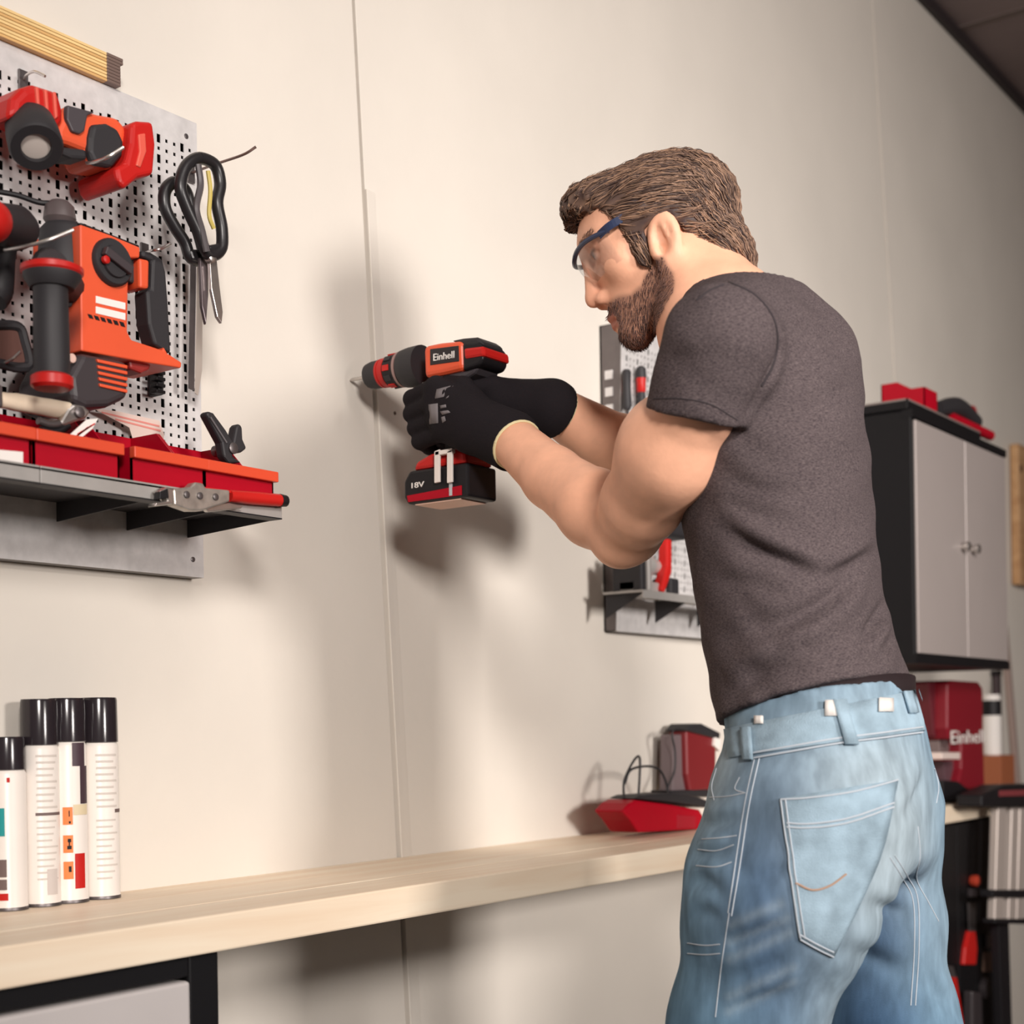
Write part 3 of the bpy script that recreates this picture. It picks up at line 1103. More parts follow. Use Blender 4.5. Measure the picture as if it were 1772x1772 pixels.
jv = folds(jv, jn, JFOLD, jb)
jb = bvh_of(jv, jq)
# faded wash: pale seat and fronts, bluer side; inner legs bluer plus painted-in shade
pal, mid, dkb = np.array(lin(180, 196, 204)[:3]), np.array(lin(112, 148, 174)[:3]), np.array(lin(54, 84, 122)[:3])
seat = np.exp(-(((jv - at(1490, 1440, X=1.50)) / V(0.16, 0.12, 0.17)) ** 2).sum(1))
seat += 0.7 * np.exp(-(((jv - at(1400, 1720, X=1.50)) / V(0.06, 0.05, 0.14)) ** 2).sum(1))
seat += 0.6 * np.exp(-(((jv - at(1250, 1345, X=1.45)) / V(0.05, 0.05, 0.07)) ** 2).sum(1)) + 0.5 * np.exp(-(((jv - at(1610, 1640, X=1.72)) / V(0.06, 0.06, 0.10)) ** 2).sum(1))
seat = np.clip(seat, 0, 1)
inner = np.exp(-((jv[:, 0] - 1.59) / 0.035) ** 2) * np.clip((0.92 - jv[:, 2]) / 0.06, 0, 1)
side = np.exp(-(((jv - at(1330, 1580, X=1.40)) / V(0.08, 0.05, 0.16)) ** 2).sum(1))
dw = np.clip(0.85 * inner + 0.75 * side, 0, 1)
jcol = mid * (1 - seat[:, None]) + pal * seat[:, None]
jcol = jcol * (1 - dw[:, None]) + dkb * dw[:, None]
# whisker streaks worn into the thigh
for a, b in (((1262, 1630), (1362, 1590)), ((1262, 1660), (1366, 1615)), ((1262, 1725), (1372, 1675)), ((1262, 1750), (1372, 1700)), ((1265, 1600), (1350, 1565))):
    L = [p for p, _ in cast_line([a, b], jb, 0, 10)]
    if L:
        dd = np.min(np.linalg.norm(jv[:, None] - np.array(L)[None], axis=2), axis=1)
        w = 0.30 * np.exp(-(dd / 0.0055) ** 2)
        jcol = jcol * (1 - w[:, None]) + pal * w[:, None]
jeans = mesh_obj('jeans', jv, jq, M_DENIM, man, jcol)


def patch(name, rows, bvh, off, m, parent, thick=0.0016, nu=14):
    """cloth piece lying on a surface; rows of (left pixel, right pixel)"""
    G = []
    for (x0, y0), (x1, y1) in rows:
        R, last = [], None
        for k in range(nu + 1):
            s = k / nu
            h, n = cast(x0 + (x1 - x0) * s, y0 + (y1 - y0) * s, bvh, off)
            if h is None:
                h = last
            R.append(h)
            last = h
        for k in range(nu - 1, -1, -1):
            if R[k] is None:
                R[k] = R[k + 1]
        if R[0] is None:
            continue
        G.append(R)
    if len(G) < 2:
        return None
    return MB().grid(G).obj(name, m, parent, smooth=True, solid=thick)


def rowlerp(Lp, Rp, n):
    a, b = smooth_path([V(x, y, 0) for x, y in Lp], 8), smooth_path([V(x, y, 0) for x, y in Rp], 8)
    pick = lambda c, s: c[min(int(round(s * (len(c) - 1))), len(c) - 1)][:2]
    return [(tuple(pick(a, i / n)), tuple(pick(b, i / n))) for i in range(n + 1)]


M_DENP = mat('pocket_denim', (146, 168, 182), 0.9, var=0.25, scale=30, bump=0.4, bscale=600, spec=0.12)
M_DENB = mat('blue_denim', (112, 142, 166), 0.9, var=0.25, scale=30, bump=0.4, bscale=600, spec=0.12)
pk = patch('back_pocket', rowlerp([(1350, 1382), (1362, 1480), (1372, 1560), (1382, 1625)], [(1552, 1350), (1526, 1470), (1486, 1565), (1441, 1655)], 14), jb, 0.0016, M_DENP, jeans)
for o in (0, 8):
    seam('stitching', [(1352 + o, 1385), (1364 + o, 1480), (1374 + o, 1560), (1384 + o, 1622)], jb, 0.0009, M_THREAD, pk, 0.003)
    seam('stitching', [(1384, 1624 - o), (1412, 1640 - o), (1440, 1654 - o)], jb, 0.0009, M_THREAD, pk, 0.003)
seam('stitching', [(1352, 1384), (1400, 1381), (1470, 1372), (1550, 1351)], jb, 0.0010, M_THREAD, pk, 0.003)
for o in (0, 7):
    seam('stitching', [(1362, 1424 + o), (1400, 1425 + o), (1470, 1414 + o), (1543, 1390 + o)], jb, 0.0010, M_THREAD, pk, 0.003)
seam('stitching', [(1376, 1528), (1405, 1540), (1435, 1532), (1462, 1512)], jb, 0.0012, mat('tan_thread', (170, 140, 120), 0.9), pk, 0.003)
# waistband, yoke, side seams, second pocket
wb = patch('waistband', [((1256, 1262), (1594, 1192)), ((1258, 1284), (1602, 1218)), ((1262, 1300), (1610, 1246)), ((1264, 1312), (1612, 1262))], jb, 0.0020, M_DENP, jeans, nu=24)
for o in (0, 9):
    seam('stitching', [(1300, 1306 + o), (1380, 1292 + o), (1460, 1278 + o), (1612, 1256 + o)], jb, 0.0010, M_THREAD, wb, 0.003)
SEAMS = [[(1306, 1312), (1293, 1370), (1284, 1420), (1272, 1500), (1260, 1580)], [(1314, 1312), (1301, 1370), (1292, 1420), (1280, 1500), (1266, 1585)],
         [(1262, 1580), (1250, 1660), (1238, 1760)], [(1228, 1380), (1260, 1378), (1290, 1372)], [(1215, 1452), (1245, 1450), (1275, 1446)],
         [(1208, 1470), (1240, 1472), (1270, 1462)], [(1205, 1498), (1240, 1500), (1266, 1492)], [(1190, 1632), (1220, 1636), (1246, 1634)], [(1190, 1650), (1220, 1652), (1246, 1650)],
         [(1540, 1484), (1562, 1520), (1580, 1560), (1582, 1640), (1576, 1740)], [(1548, 1480), (1570, 1516), (1588, 1556), (1590, 1640), (1584, 1740)],
         [(1588, 1430), (1592, 1480), (1586, 1520), (1606, 1560), (1624, 1594)], [(1617, 1330), (1624, 1360), (1620, 1390)], [(1240, 1330), (1232, 1360), (1236, 1385)],
         [(1280, 1345), (1272, 1365), (1288, 1372)]]
for s in SEAMS:
    seam('seam', s, jb, 0.0007, M_THREAD, jeans, 0.0002)
for a, b, w in (((1450, 1212), (1470, 1292), 11), ((1563, 1198), (1574, 1236), 7), ((1588, 1196), (1600, 1232), 6), ((1296, 1262), (1299, 1318), 8)):
    patch('belt_loop', [((a[0] - w, a[1]), (a[0] + w, a[1])), (((a[0] + b[0]) / 2 - w, (a[1] + b[1]) / 2), ((a[0] + b[0]) / 2 + w, (a[1] + b[1]) / 2)), ((b[0] - w, b[1]), (b[0] + w, b[1]))], jb, 0.0055, M_DENP, jeans, thick=0.003, nu=3)
M_TAB = mat('white_tab', (226, 220, 214), 0.8)
for cx_, cy_, w, h_ in ((1436, 1227, 10, 14), (1527, 1222, 12, 12), (1317, 1248, 7, 7)):
    patch('brace_button_tab', [((cx_ - w, cy_ - h_), (cx_ + w, cy_ - h_)), ((cx_ - w, cy_ + h_), (cx_ + w, cy_ + h_))], jb, 0.005, M_TAB, jeans, thick=0.002, nu=3)
# belt, just above the waistband
n = 40
ring = []
for k in range(n):
    th = 2 * math.pi * k / n
    z_ = HEMC[2] - 0.01
    i_ = [np.interp(z_, JR[:, 0], JR[:, c]) for c in range(1, 6)]
    ring.append(V(i_[0] + (i_[2] - 0.004) * math.cos(th), i_[1] + (i_[3] - 0.004) * math.sin(th), 0))
G = []
for dz in (-0.034, -0.003):
    G.append([p + V(0, 0, HEMC[2] + dz + HEM_S * (p[1] - HEMC[1])) for p in ring] + [ring[0] + V(0, 0, HEMC[2] + dz + HEM_S * (ring[0][1] - HEMC[1]))])
MB().grid(G).obj('belt', mat('dark_leather', (40, 30, 32), 0.5), man, smooth=True, solid=0.002)

# ---- shoes (below the frame)
for A in (LLEG[-1][0], RLEG[-1][0]):
    def shoe_sdf(P, A=A):
        P = P.astype(np.float32)
        d = rc(P, (A[0], A[1] - 0.03, 0.045), (A[0], A[1] + 0.17, 0.036), 0.045, 0.036)
        d = smin(d, rc(P, (A[0], A[1], 0.05), (A[0], A[1], 0.12), 0.048, 0.05), 0.03)
        return np.maximum(d, 0.0 - P[:, 2])
    v, q = nets(shoe_sdf, (A[0] - 0.08, A[1] - 0.12, -0.02), (A[0] + 0.08, A[1] + 0.24, 0.2), 0.006)
    mesh_obj('shoe', v, q, mat('shoe_leather', (52, 44, 42), 0.6), man)

# ---- gloves: a palm and five bent fingers each
Zg = lambda py, t=2.03: 1.06 + (1262 - py) * t / FPX
DX = 1.608


def glove(name, chains, wrist, palm, cuffdir):
    def f(P):
        P = P.astype(np.float32)
        d = None
        for C in palm:
            q = chain(P, C, 0.01)
            d = q if d is None else smin(d, q, 0.016)
        for C in chains:
            d = smin(d, chain(P, C, 0.004), 0.004)
        d = np.maximum(d, ((P - wrist.astype(np.float32)) @ cuffdir.astype(np.float32)))
        return d
    pts = np.array([p for C in chains + palm for p, r in C])
    v, q = nets(f, pts.min(0) - 0.05, pts.max(0) + 0.05, 0.0022)
    v = relax(v, q, 2)
    return v, q


WL = LAW[-1][0]
cdL = unit(LAW[-2][0] - LAW[-1][0])
zi = [Zg(684), Zg(710), Zg(736), Zg(760)]
fl, pl = [], []
for k, z in enumerate(zi):
    rr = (0.0125, 0.0128, 0.0122, 0.0112)[k]
    K = V(1.562 + 0.002 * k, -0.192 - 0.006 * abs(k - 1), z + 0.004)
    P1 = V(1.582, -0.139 - 0.006 * max(0, k - 1), z)
    P2 = V(1.616, -0.128 - 0.006 * max(0, k - 1), z - 0.002)
    P3 = V(1.640, -0.150, z - 0.003)
    fl.append([(K, rr + 0.0015), (P1, rr), (P2, rr - 0.001), (P3, rr - 0.0025)])
    pl.append([(WL + V(0, 0, 0.012 - 0.008 * k), 0.026), (WL * 0.4 + K * 0.6, 0.022), (K, rr + 0.003)])
fl.append([(WL * 0.55 + V(1.575, -0.235, Zg(690)) * 0.45, 0.017), (V(1.578, -0.232, Zg(682)), 0.0145), (V(1.588, -0.200, Zg(668)), 0.0125), (V(1.597, -0.172, Zg(664)), 0.0105)])
pl.append([(WL + 0.03 * cdL, 0.032), (WL, 0.031), (WL * 0.5 + V(1.568, -0.2, zi[1]) * 0.5, 0.027)])
gv, gq = glove('glove', fl, WL + cdL * 0.010, pl, cdL)
gl = mesh_obj('glove', gv, gq, M_GLOVE, man)
gl['label'] = 'left black knit glove with grey printed marks and pale hem'
glb = bvh_of(gv, gq)
WR = RAW[-1][0]
cdR = unit(RAW[-2][0] - RAW[-1][0])
fr, pr = [], []
for k, z in enumerate([Zg(676), Zg(702), Zg(728), Zg(752)]):
    rr = (0.0115, 0.0118, 0.0112, 0.0104)[k]
    K = V(1.655 - 0.001 * k, -0.200, z)
    fr.append([(K, rr + 0.0015), (V(1.643, -0.165, z), rr), (V(1.620, -0.160, z - 0.002), rr - 0.001), (V(1.600, -0.172, z - 0.003), rr - 0.0025)])
    pr.append([(WR + V(0, 0, 0.006 - 0.005 * k), 0.028), (WR * 0.45 + K * 0.55, 0.024), (K, rr + 0.003)])
fr.append([(WR * 0.5 + V(1.63, -0.25, Zg(668)) * 0.5, 0.018), (V(1.622, -0.245, Zg(672)), 0.0145), (V(1.598, -0.222, Zg(676)), 0.0125), (V(1.590, -0.195, Zg(676)), 0.010)])
pr.append([(WR + 0.03 * cdR, 0.034), (WR, 0.033), (V(1.64, -0.25, Zg(690, 2.01)), 0.031)])
gv2, gq2 = glove('glove', fr, WR + cdR * 0.012, pr, cdR)
gr = mesh_obj('glove', gv2, gq2, M_GLOVE, man)
gr['label'] = 'right black knit glove behind the left one'


def cuff_ring(wrist, d, r, name, parent):
    u = unit(np.cross(d, CZ))
    w = np.cross(d, u)
    n = 28
    pts = [wrist + r * (math.cos(2 * math.pi * k / n) * u + math.sin(2 * math.pi * k / n) * w) for k in range(n + 1)]
    MB().tube(pts, 0.0022, 6, cap=False).obj(name, M_HEM, parent, smooth=True)


cuff_ring(WL + cdL * 0.011, cdL, 0.0335, 'glove_hem', gl)
cuff_ring(WR + cdR * 0.013, cdR, 0.0340, 'glove_hem', gr)
# printed marks on the back of the left glove
M_PRINT = mat('grey_glove_print', (120, 114, 116), 0.8)
for rows in ([((756, 674), (780, 668)), ((753, 690), (768, 687))], [((784, 668), (784, 668)), ((772, 690), (776, 688))], [((742, 700), (758, 698)), ((744, 734), (759, 732))],
             [((762, 702), (772, 700)), ((763, 707), (773, 705))], [((762, 712), (776, 710)), ((766, 718), (780, 714))], [((764, 722), (770, 720)), ((766, 732), (772, 728))]):
    try:
        patch('printed_mark', rows, glb, 0.0006, M_PRINT, gl, thick=0.0004, nu=3)
    except Exception as ex:
        print('print skipped', ex)

# ---- safety glasses
M_BLUEF = mat('blue_black_frame', (44, 54, 82), 0.3)
ml = bpy.data.materials.new('clear_lens')
ml.use_nodes = True
nt = ml.node_tree
nt.nodes.remove(nt.nodes['Principled BSDF'])
tr_ = nt.nodes.new('ShaderNodeBsdfTransparent')
tr_.inputs[0].default_value = (0.93, 0.94, 0.96, 1)
gs = nt.nodes.new('ShaderNodeBsdfGlossy')
gs.inputs['Roughness'].default_value = 0.05
fr_ = nt.nodes.new('ShaderNodeLayerWeight')
fr_.inputs['Blend'].default_value = 0.12
mxs = nt.nodes.new('ShaderNodeMixShader')
nt.links.new(fr_.outputs['Facing'], mxs.inputs[0])
nt.links.new(tr_.outputs[0], mxs.inputs[1])
nt.links.new(gs.outputs[0], mxs.inputs[2])
nt.links.new(mxs.outputs[0], nt.nodes['Material Output'].inputs[0])
gls = thing('safety_glasses', h2w(0.09, 0, 0.01), 'clear wrap-around safety glasses with a dark blue frame on the man', 'glasses')


def lens_pt(th, u):
    k = 1 - 0.10 * ((u - 0.02) / 0.04) ** 2
    return h2w(0.030 + 0.074 * math.cos(th) * k + 0.08 * (u - 0.02), 0.0745 * math.sin(th), u)


G = [[lens_pt(th, u * (1 - 0.25 * (th / 1.15) ** 2) - 0.0065 * (th / 1.15) ** 2 + (0.0096 * math.exp(-(th / 0.16) ** 2) if r >= 4 else 0)) for th in np.linspace(-1.12, 1.12, 41)]
     for r, u in enumerate(np.linspace(0.022, -0.024, 8))]
MB().grid(G).obj('lens', ml, gls, smooth=True)
# brow bar and temples
bar = [lens_pt(th, 0.0235 - 0.009 * math.exp(-(th / 0.5) ** 2) - 0.0085 * (th / 1.1) ** 2) + 0.0012 * HF for th in np.linspace(-1.2, 1.2, 41)]
MB().tube(bar, 0.0030, 8).obj('brow_bar', M_BLUEF, gls, smooth=True)
for s in (1, -1):
    a = lens_pt(s * 1.0, 0.0150)
    pth = smooth_path([a, h2w(0.055, s * 0.0735, 0.0165), h2w(0.032, s * 0.0765, 0.0180), h2w(0.004, s * 0.080, 0.0185), h2w(-0.020, s * 0.081, 0.012), h2w(-0.036, s * 0.079, -0.008)], 5)
    mb = MB()
    m_ = len(pth)
    rows = []
    for i, p in enumerate(pth):
        hgt = 0.0048 * (1 - 0.6 * sstep(np.array([i / m_]), 0.3, 0.8)[0])
        rows.append([p + HU * hgt + HL * s * 0.0012, p - HU * hgt + HL * s * 0.0012, p - HU * hgt - HL * s * 0.0012, p + HU * hgt - HL * s * 0.0012, p + HU * hgt + HL * s * 0.0012])
    mb.grid(rows)
    mb.obj('temple', M_BLUEF, gls, smooth=False, bevel=0.0008)

# ------------------------------------------------------------------ cordless drill in his hands
M_RED = mat('tool_red', (190, 32, 28), 0.4, spec=0.3, var=0.04, scale=15)
M_ORANGE = mat('tool_orange_red', (226, 88, 52), 0.42, var=0.05, scale=15)
M_CRIM = mat('crimson_plastic', (168, 3, 30), 0.45, spec=0.22, var=0.05, scale=12)
M_RUB = mat('black_rubber', (40, 38, 41), 0.6)
M_STEEL = mat('bright_steel', (205, 200, 195), 0.3, 0.9, var=0.08, scale=40)
M_DSTEEL = mat('dark_steel', (110, 104, 104), 0.4, 0.7, var=0.1, scale=40)
M_WHITE = mat('white_print', (238, 232, 226), 0.6)
M_GALV = mat('galvanised_sheet', (214, 211, 210), 0.42, 0.15, var=0.10, scale=60, spec=0.4)
EX = V(1, 0, 0)
EYV = V(0, 1, 0)


def pxX(pts, X):
    return [at(a, b, X=X) for a, b in pts]


def pxY(pts, Y):
    return [at(a, b, Y=Y) for a, b in pts]


DZ = 1.570
drill = thing('cordless_drill', (DX, -0.19, 1.40), 'red and black cordless drill held against the wall with both gloved hands', 'drill')
yd = lambda px, X=DX: at(px, 640, X=X)[1]
O0 = V(DX, 0, DZ)
NYV = V(0, -1, 0)
cf = -yd(637)
MB().lathe(O0, NYV, [(0.001, 0.0012), (0.006, 0.0026), (0.014, 0.0026), (cf + 0.01, 0.0026)], 10).obj('drill_bit', M_STEEL, drill, smooth=True)
c1, c2, c3, c4 = -yd(662), -yd(676), -yd(700), -yd(733)
MB().lathe(O0, NYV, [(cf, 0.013), (cf + 0.003, 0.0175), (cf + 0.012, 0.0195), (c1, 0.0200)], 28).obj('chuck', M_RUB, drill, smooth=True)
MB().lathe(O0, NYV, [(c1, 0.0203), (c1 + 0.004, 0.0208), (c1 + 0.004, 0.0200), (c1 + 0.008, 0.0210), (c2, 0.0215)], 28).obj('chuck_ring', M_RED, drill, smooth=True)
mb = MB().lathe(O0, NYV, [(c2, 0.0205), (c2 + 0.002, 0.0225), (c3 - 0.005, 0.0240), (c3 - 0.003, 0.0215)], 28)
col_ = mb.obj('torque_collar', M_BLACK, drill, smooth=True)
for k in range(10):
    th = 2 * math.pi * k / 10
    d = V(math.cos(th), 0, math.sin(th))
    MB().obox(O0 + NYV * (c2 + c3 - 0.006) / 2 + d * 0.0233, [d, EYV, np.cross(d, EYV)], [0.0012, (c3 - c2) / 2 - 0.007, 0.0042]).obj('collar_rib', M_RED if k % 2 else M_RUB, col_, bevel=0.0006)
MB().lathe(O0, NYV, [(c3 - 0.004, 0.0240), (c3 - 0.004, 0.0252), (c3, 0.0252), (c3, 0.024)], 28).obj('scale_ring', mat('collar_scale', (150, 120, 115), 0.5), drill, smooth=True)
MB().lathe(O0, NYV, [(c3, 0.0235), (c3 + 0.003, 0.0265), (c3 + 0.015, 0.0280), (c4, 0.0285)], 28).obj('gear_nose', M_RUB, drill, smooth=True)
XN = DX - 0.034
hous = MB().prism(pxX([(731, 598), (760, 592), (800, 588), (803, 640), (770, 648), (733, 655)], XN), EX * 0.068).obj('motor_housing', M_ORANGE, drill, bevel=0.008, seg=3)
MB().prism(pxX([(744, 604), (793, 598), (794, 625), (744, 632)], XN - 0.0008), EX * 0.002).obj('name_plate', mat('plate_black', (36, 30, 33), 0.5), drill, bevel=0.0005)
a, b, c = at(746, 621, X=XN - 0.001), at(792, 614, X=XN - 0.001), at(746, 608, X=XN - 0.001)
lettering('Einhell', (at(768, 616, X=XN - 0.0012)), b - a, c - a, 0.0095, M_WHITE, drill, width=0.036)
MB().prism(pxX([(799, 592), (828, 590), (836, 600), (836, 622), (830, 632), (800, 642)], XN + 0.001), EX * 0.056).obj('rear_cap', M_BLACK, drill, bevel=0.009, seg=3)
MB().prism(pxX([(801, 602), (836, 598), (838, 616), (803, 622)], XN - 0.001), EX * 0.059).obj('rear_band', M_RED, drill, bevel=0.004)
MB().prism(pxX([(780, 589), (800, 585), (824, 583), (834, 590), (836, 598), (800, 597)], XN + 0.004), EX * 0.048).obj('top_cap', M_RUB, drill, bevel=0.005)
MB().prism(pxX([(752, 650), (800, 641), (828, 634), (820, 646), (796, 662), (760, 668)], XN + 0.006), EX * 0.05).obj('trigger_shroud', mat('grey_black_plastic', (66, 62, 66), 0.4), drill, bevel=0.005)
MB().lathe(at(734, 667, X=XN + 0.004), -EX, [(-0.004, 0.004), (0.002, 0.004), (0.003, 0.002)], 10).obj('lamp', mat('lamp_white', (230, 228, 220), 0.3), drill, smooth=True)
hp = [(V(DX, -0.215, 1.535), 0.021), (V(DX, -0.205, 1.49), 0.0185), (V(DX, -0.20, 1.45), 0.0185), (V(DX, -0.197, 1.415), 0.021)]
MB().tube(smooth_path([p for p, r in hp], 3), 0.0195, 14).obj('handle', M_RUB, drill, smooth=True)
# battery: centre under the grip
bc = V(DX, at(779, 835, X=DX)[1], Zg(845, 2.05))
foot = MB().prism([bc + V(-0.030, y, z) for y, z in ((-0.052, 0.024), (0.042, 0.024), (0.036, 0.036), (0.012, 0.044), (-0.034, 0.047), (-0.05, 0.040))], EX * 0.06).obj('battery_foot', M_RED, drill, bevel=0.005)
bat = MB().prism([bc + V(-0.033, y, z) for y, z in ((-0.056, -0.022), (0.050, -0.022), (0.056, -0.012), (0.056, 0.010), (0.046, 0.024), (-0.056, 0.024))], EX * 0.066).obj('battery', M_BLACK, drill, bevel=0.004)
MB().box(bc + V(-0.028, -0.040, -0.0235), bc + V(0.028, 0.040, -0.021)).obj('battery_label', mat('pale_label', (226, 186, 168), 0.5), bat)
MB().prism([bc + V(-0.0338, y, z) for y, z in ((-0.046, -0.019), (0.048, -0.019), (0.050, -0.010), (-0.046, -0.006))], EX * 0.0676).obj('battery_stripe', M_CRIM, bat)
MB().box(bc + V(-0.0345, -0.030, -0.018), bc + V(-0.0328, -0.025, 0.020)).obj('release_mark', mat('pale_grey', (186, 186, 190), 0.4), bat)
lettering('18V', bc + V(-0.0338, 0.030, 0.003), -EYV, CZ, 0.0075, M_WHITE, bat, width=0.022)
# belt clip on the near side of the foot
for px in (755, 777):
    MB().prism(pxX([(px - 4, 781), (px + 5, 777), (px + 5, 834), (px - 4, 836)], XN - 0.006), EX * 0.004).obj('belt_clip', mat('clip_ivory', (232, 222, 214), 0.45), drill, bevel=0.001)
MB().prism(pxX([(752, 781), (782, 775), (782, 783), (752, 789)], XN - 0.006), EX * 0.008).obj('belt_clip', MATS['clip_ivory'], drill, bevel=0.001)

# ------------------------------------------------------------------ perforated boards


def pegboard(name, x0, x1, z0, z1, yb, label, top_m, bot_m, right_m, left_m, pitch=0.01265, lean=0.0, cut=0.12):
    """sheet with real round-cornered holes and folded edges; lean = how far the top stands out further"""
    th = thing(name, (x0, yb, z0), label, 'pegboard')
    nx = int((x1 - right_m - (x0 + left_m)) / pitch)
    nz = int((z1 - top_m - (z0 + bot_m)) / pitch)
    gx1, gz1 = x1 - right_m, z1 - top_m
    gx0, gz0 = gx1 - nx * pitch, gz1 - nz * pitch
    Yf = lambda z: yb - lean * (z - z0) / (z1 - z0)
    vs, fs = [], []

    def quad(*pts):
        n = len(vs)
        vs.extend([(x, Yf(z), z) for x, z in pts])
        fs.append(tuple(range(n, n + len(pts))))
    for i in range(nx):
        for j in range(nz):
            a, b = gx1 - (i + 1) * pitch, gx1 - i * pitch
            d, c = gz1 - j * pitch, gz1 - (j + 1) * pitch
            mx, mz = (a + b) / 2, (c + d) / 2
            if i % 3 == 1 and j % 2 == 0:
                w, h0, h1 = 0.0029, 0.0056, 0.0050
            else:
                w, h0, h1 = 0.0020, 0.0021, 0.0021
            p0, p1, q0, q1 = mx - w, mx + w, mz - h0, mz + h1
            quad((a, c), (b, c), (p1, q0), (p0, q0))
            quad((b, c), (b, d), (p1, q1), (p1, q0))
            quad((b, d), (a, d), (p0, q1), (p1, q1))
            quad((a, d), (a, c), (p0, q0), (p0, q1))
    quad((x0, z0), (x1, z0), (x1, gz0), (x0, gz0))
    quad((x0, gz1), (x1, gz1), (x1, z1), (x0, z1))
    quad((gx1, gz0), (x1, gz0), (x1, gz1), (gx1, gz1))
    if gx0 > x0:
        quad((x0, gz0), (gx0, gz0), (gx0, gz1), (x0, gz1))
    me = bpy.data.meshes.new('sheet')
    me.from_pydata([tuple(map(float, v)) for v in vs], [], fs)
    me.materials.append(M_GALV)
    o = bpy.data.objects.new('sheet', me)
    link(o, th)
    s = o.modifiers.new('solid', 'SOLIDIFY')
    s.thickness = 0.0012
    s.offset = 1 if False else 0
    # folded edges back to the wall
    MB().prism([V(x0, Yf(z0), z0), V(x0, Yf(z1), z1), V(x0, -0.001, z1), V(x0, -0.001, z0)], EX * 0.0015).obj('edge_fold', M_DSTEEL, th)
    MB().prism([V(x1, Yf(z0), z0), V(x1, Yf(z1), z1), V(x1, -0.001, z1), V(x1, -0.001, z0)], -EX * 0.0015).obj('edge_fold', M_GALV, th)
    MB().box((x0, Yf(z0), z0), (x1, -0.001, z0 + 0.0015)).obj('edge_fold', M_DSTEEL, th)
    MB().box((x0, Yf(z1), z1 - 0.0015), (x1, -0.001, z1)).obj('edge_fold', M_GALV, th)
    MB().box((x0, -0.004, z0), (x1, -0.001, z1)).obj('hole_shade_sheet', M_BLACK, th)  # added black sheet standing in for the shade behind the holes
    for sx in (x1 - 0.018,):
        for sz in (z0 + 0.022, z1 - 0.022):
            MB().lathe(V(sx, Yf(sz), sz), NYV, [(-0.001, 0.0034), (0.0012, 0.0034), (0.0016, 0.002)], 12).obj('fixing_screw', M_DSTEEL, th)
    return th


PBY = -0.024
pr0, pr1 = at(340, 214, Y=PBY), at(352, 1000, Y=PBY)
pbx = (pr0[0] + pr1[0]) / 2
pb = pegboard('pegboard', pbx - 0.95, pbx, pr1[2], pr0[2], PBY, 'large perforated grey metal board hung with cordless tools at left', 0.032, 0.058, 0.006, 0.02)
MBY = -0.026
q0, q1 = at(1062, 552, Y=MBY - 0.02), at(1066, 1092, Y=MBY)
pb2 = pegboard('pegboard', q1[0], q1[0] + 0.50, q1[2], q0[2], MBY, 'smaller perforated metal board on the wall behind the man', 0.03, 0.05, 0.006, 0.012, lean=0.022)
for k in range(7):
    z = q1[2] + 0.28 + k * 0.031
    MB().obox(V(q1[0] - 0.001, -0.020, z), [EX, EYV, CZ], [0.0012, 0.008, 0.008]).obj('slot_plate', M_GALV, pb2)

# ------------------------------------------------------------------ folding rule on top of the board
fr_end = at(205, 118, Y=-0.03)
frt = thing('folding_rule', (fr_end[0] - 0.4, -0.02, pr0[2]), 'yellow wooden folding rule lying on top of the large perforated board', 'ruler')
M_RULE = mat('rule_wood', (232, 200, 140), 0.5, var=0.08, scale=40, stretch=(0.4, 4, 4))
M_RULE2 = mat('rule_wood_dark', (214, 172, 112), 0.5, var=0.08, scale=40, stretch=(0.4, 4, 4))
for k in range(9):
    z0 = pr0[2] + 0.0006 + k * 0.0039
    MB().box((fr_end[0] - 0.75, -0.033, z0), (fr_end[0] - 0.018 - 0.0, -0.015, z0 + 0.0034)).obj('slat', M_RULE if k % 3 else M_RULE2, frt, bevel=0.0006)
for k in range(9):
    z0 = pr0[2] + 0.0004 + k * 0.0039
    MB().box((fr_end[0] - 0.020, -0.034, z0), (fr_end[0] + (0.004 if k > 6 else 0.0), -0.014, z0 + 0.0036)).obj('hinge_plate', mat('hinge_brown', (128, 108, 100), 0.45, 0.3), frt, bevel=0.0005)

# ------------------------------------------------------------------ wire hooks


def hook(pts, r, label, m=None):
    """pts: (px, py, Y)"""
    P = smooth_path([at(a, b, Y=c) for a, b, c in pts], 6)
    o = thing('peg_hook', P[0], label, 'hook', 'wire hooks on the large board')
    MB().tube(P, r, 8).obj('wire', m or M_STEEL, o, smooth=True)
    MB().obox(at(*pts[0][:2], Y=PBY - 0.003), [EX, EYV, CZ], [0.006, 0.0015, 0.012]).obj('hook_plate', M_DSTEEL, o, bevel=0.0006)
    return o


hook([(330, 300, PBY), (370, 285, -0.09), (420, 268, -0.15), (443, 254, -0.165)], 0.0016, 'thin wire hook holding the black-handled snips, sticking out furthest right', mat('hook_brown', (120, 96, 88), 0.4, 0.6))
hook([(40, 140, PBY), (46, 130, -0.04), (60, 124, -0.06), (78, 132, -0.075)], 0.0016, 'small curved wire hook above the work light head')
hook([(165, 268, PBY), (150, 282, -0.10), (180, 275, -0.15), (214, 255, -0.165)], 0.0018, 'steel wire hook carrying the work light handle')
hook([(20, 428, PBY), (10, 432, -0.12), (70, 420, -0.17), (127, 398, -0.19)], 0.0020, 'long steel hook carrying the rotary hammer neck')
hook([(250, 438, PBY), (262, 434, -0.12), (280, 430, -0.14), (296, 421, -0.15)], 0.0016, 'wire hook behind the rotary hammer rear grip')
hook([(2, 618, PBY), (4, 628, -0.08), (20, 622, -0.10), (36, 608, -0.11)], 0.0016, 'wire hook holding the tinted goggles')

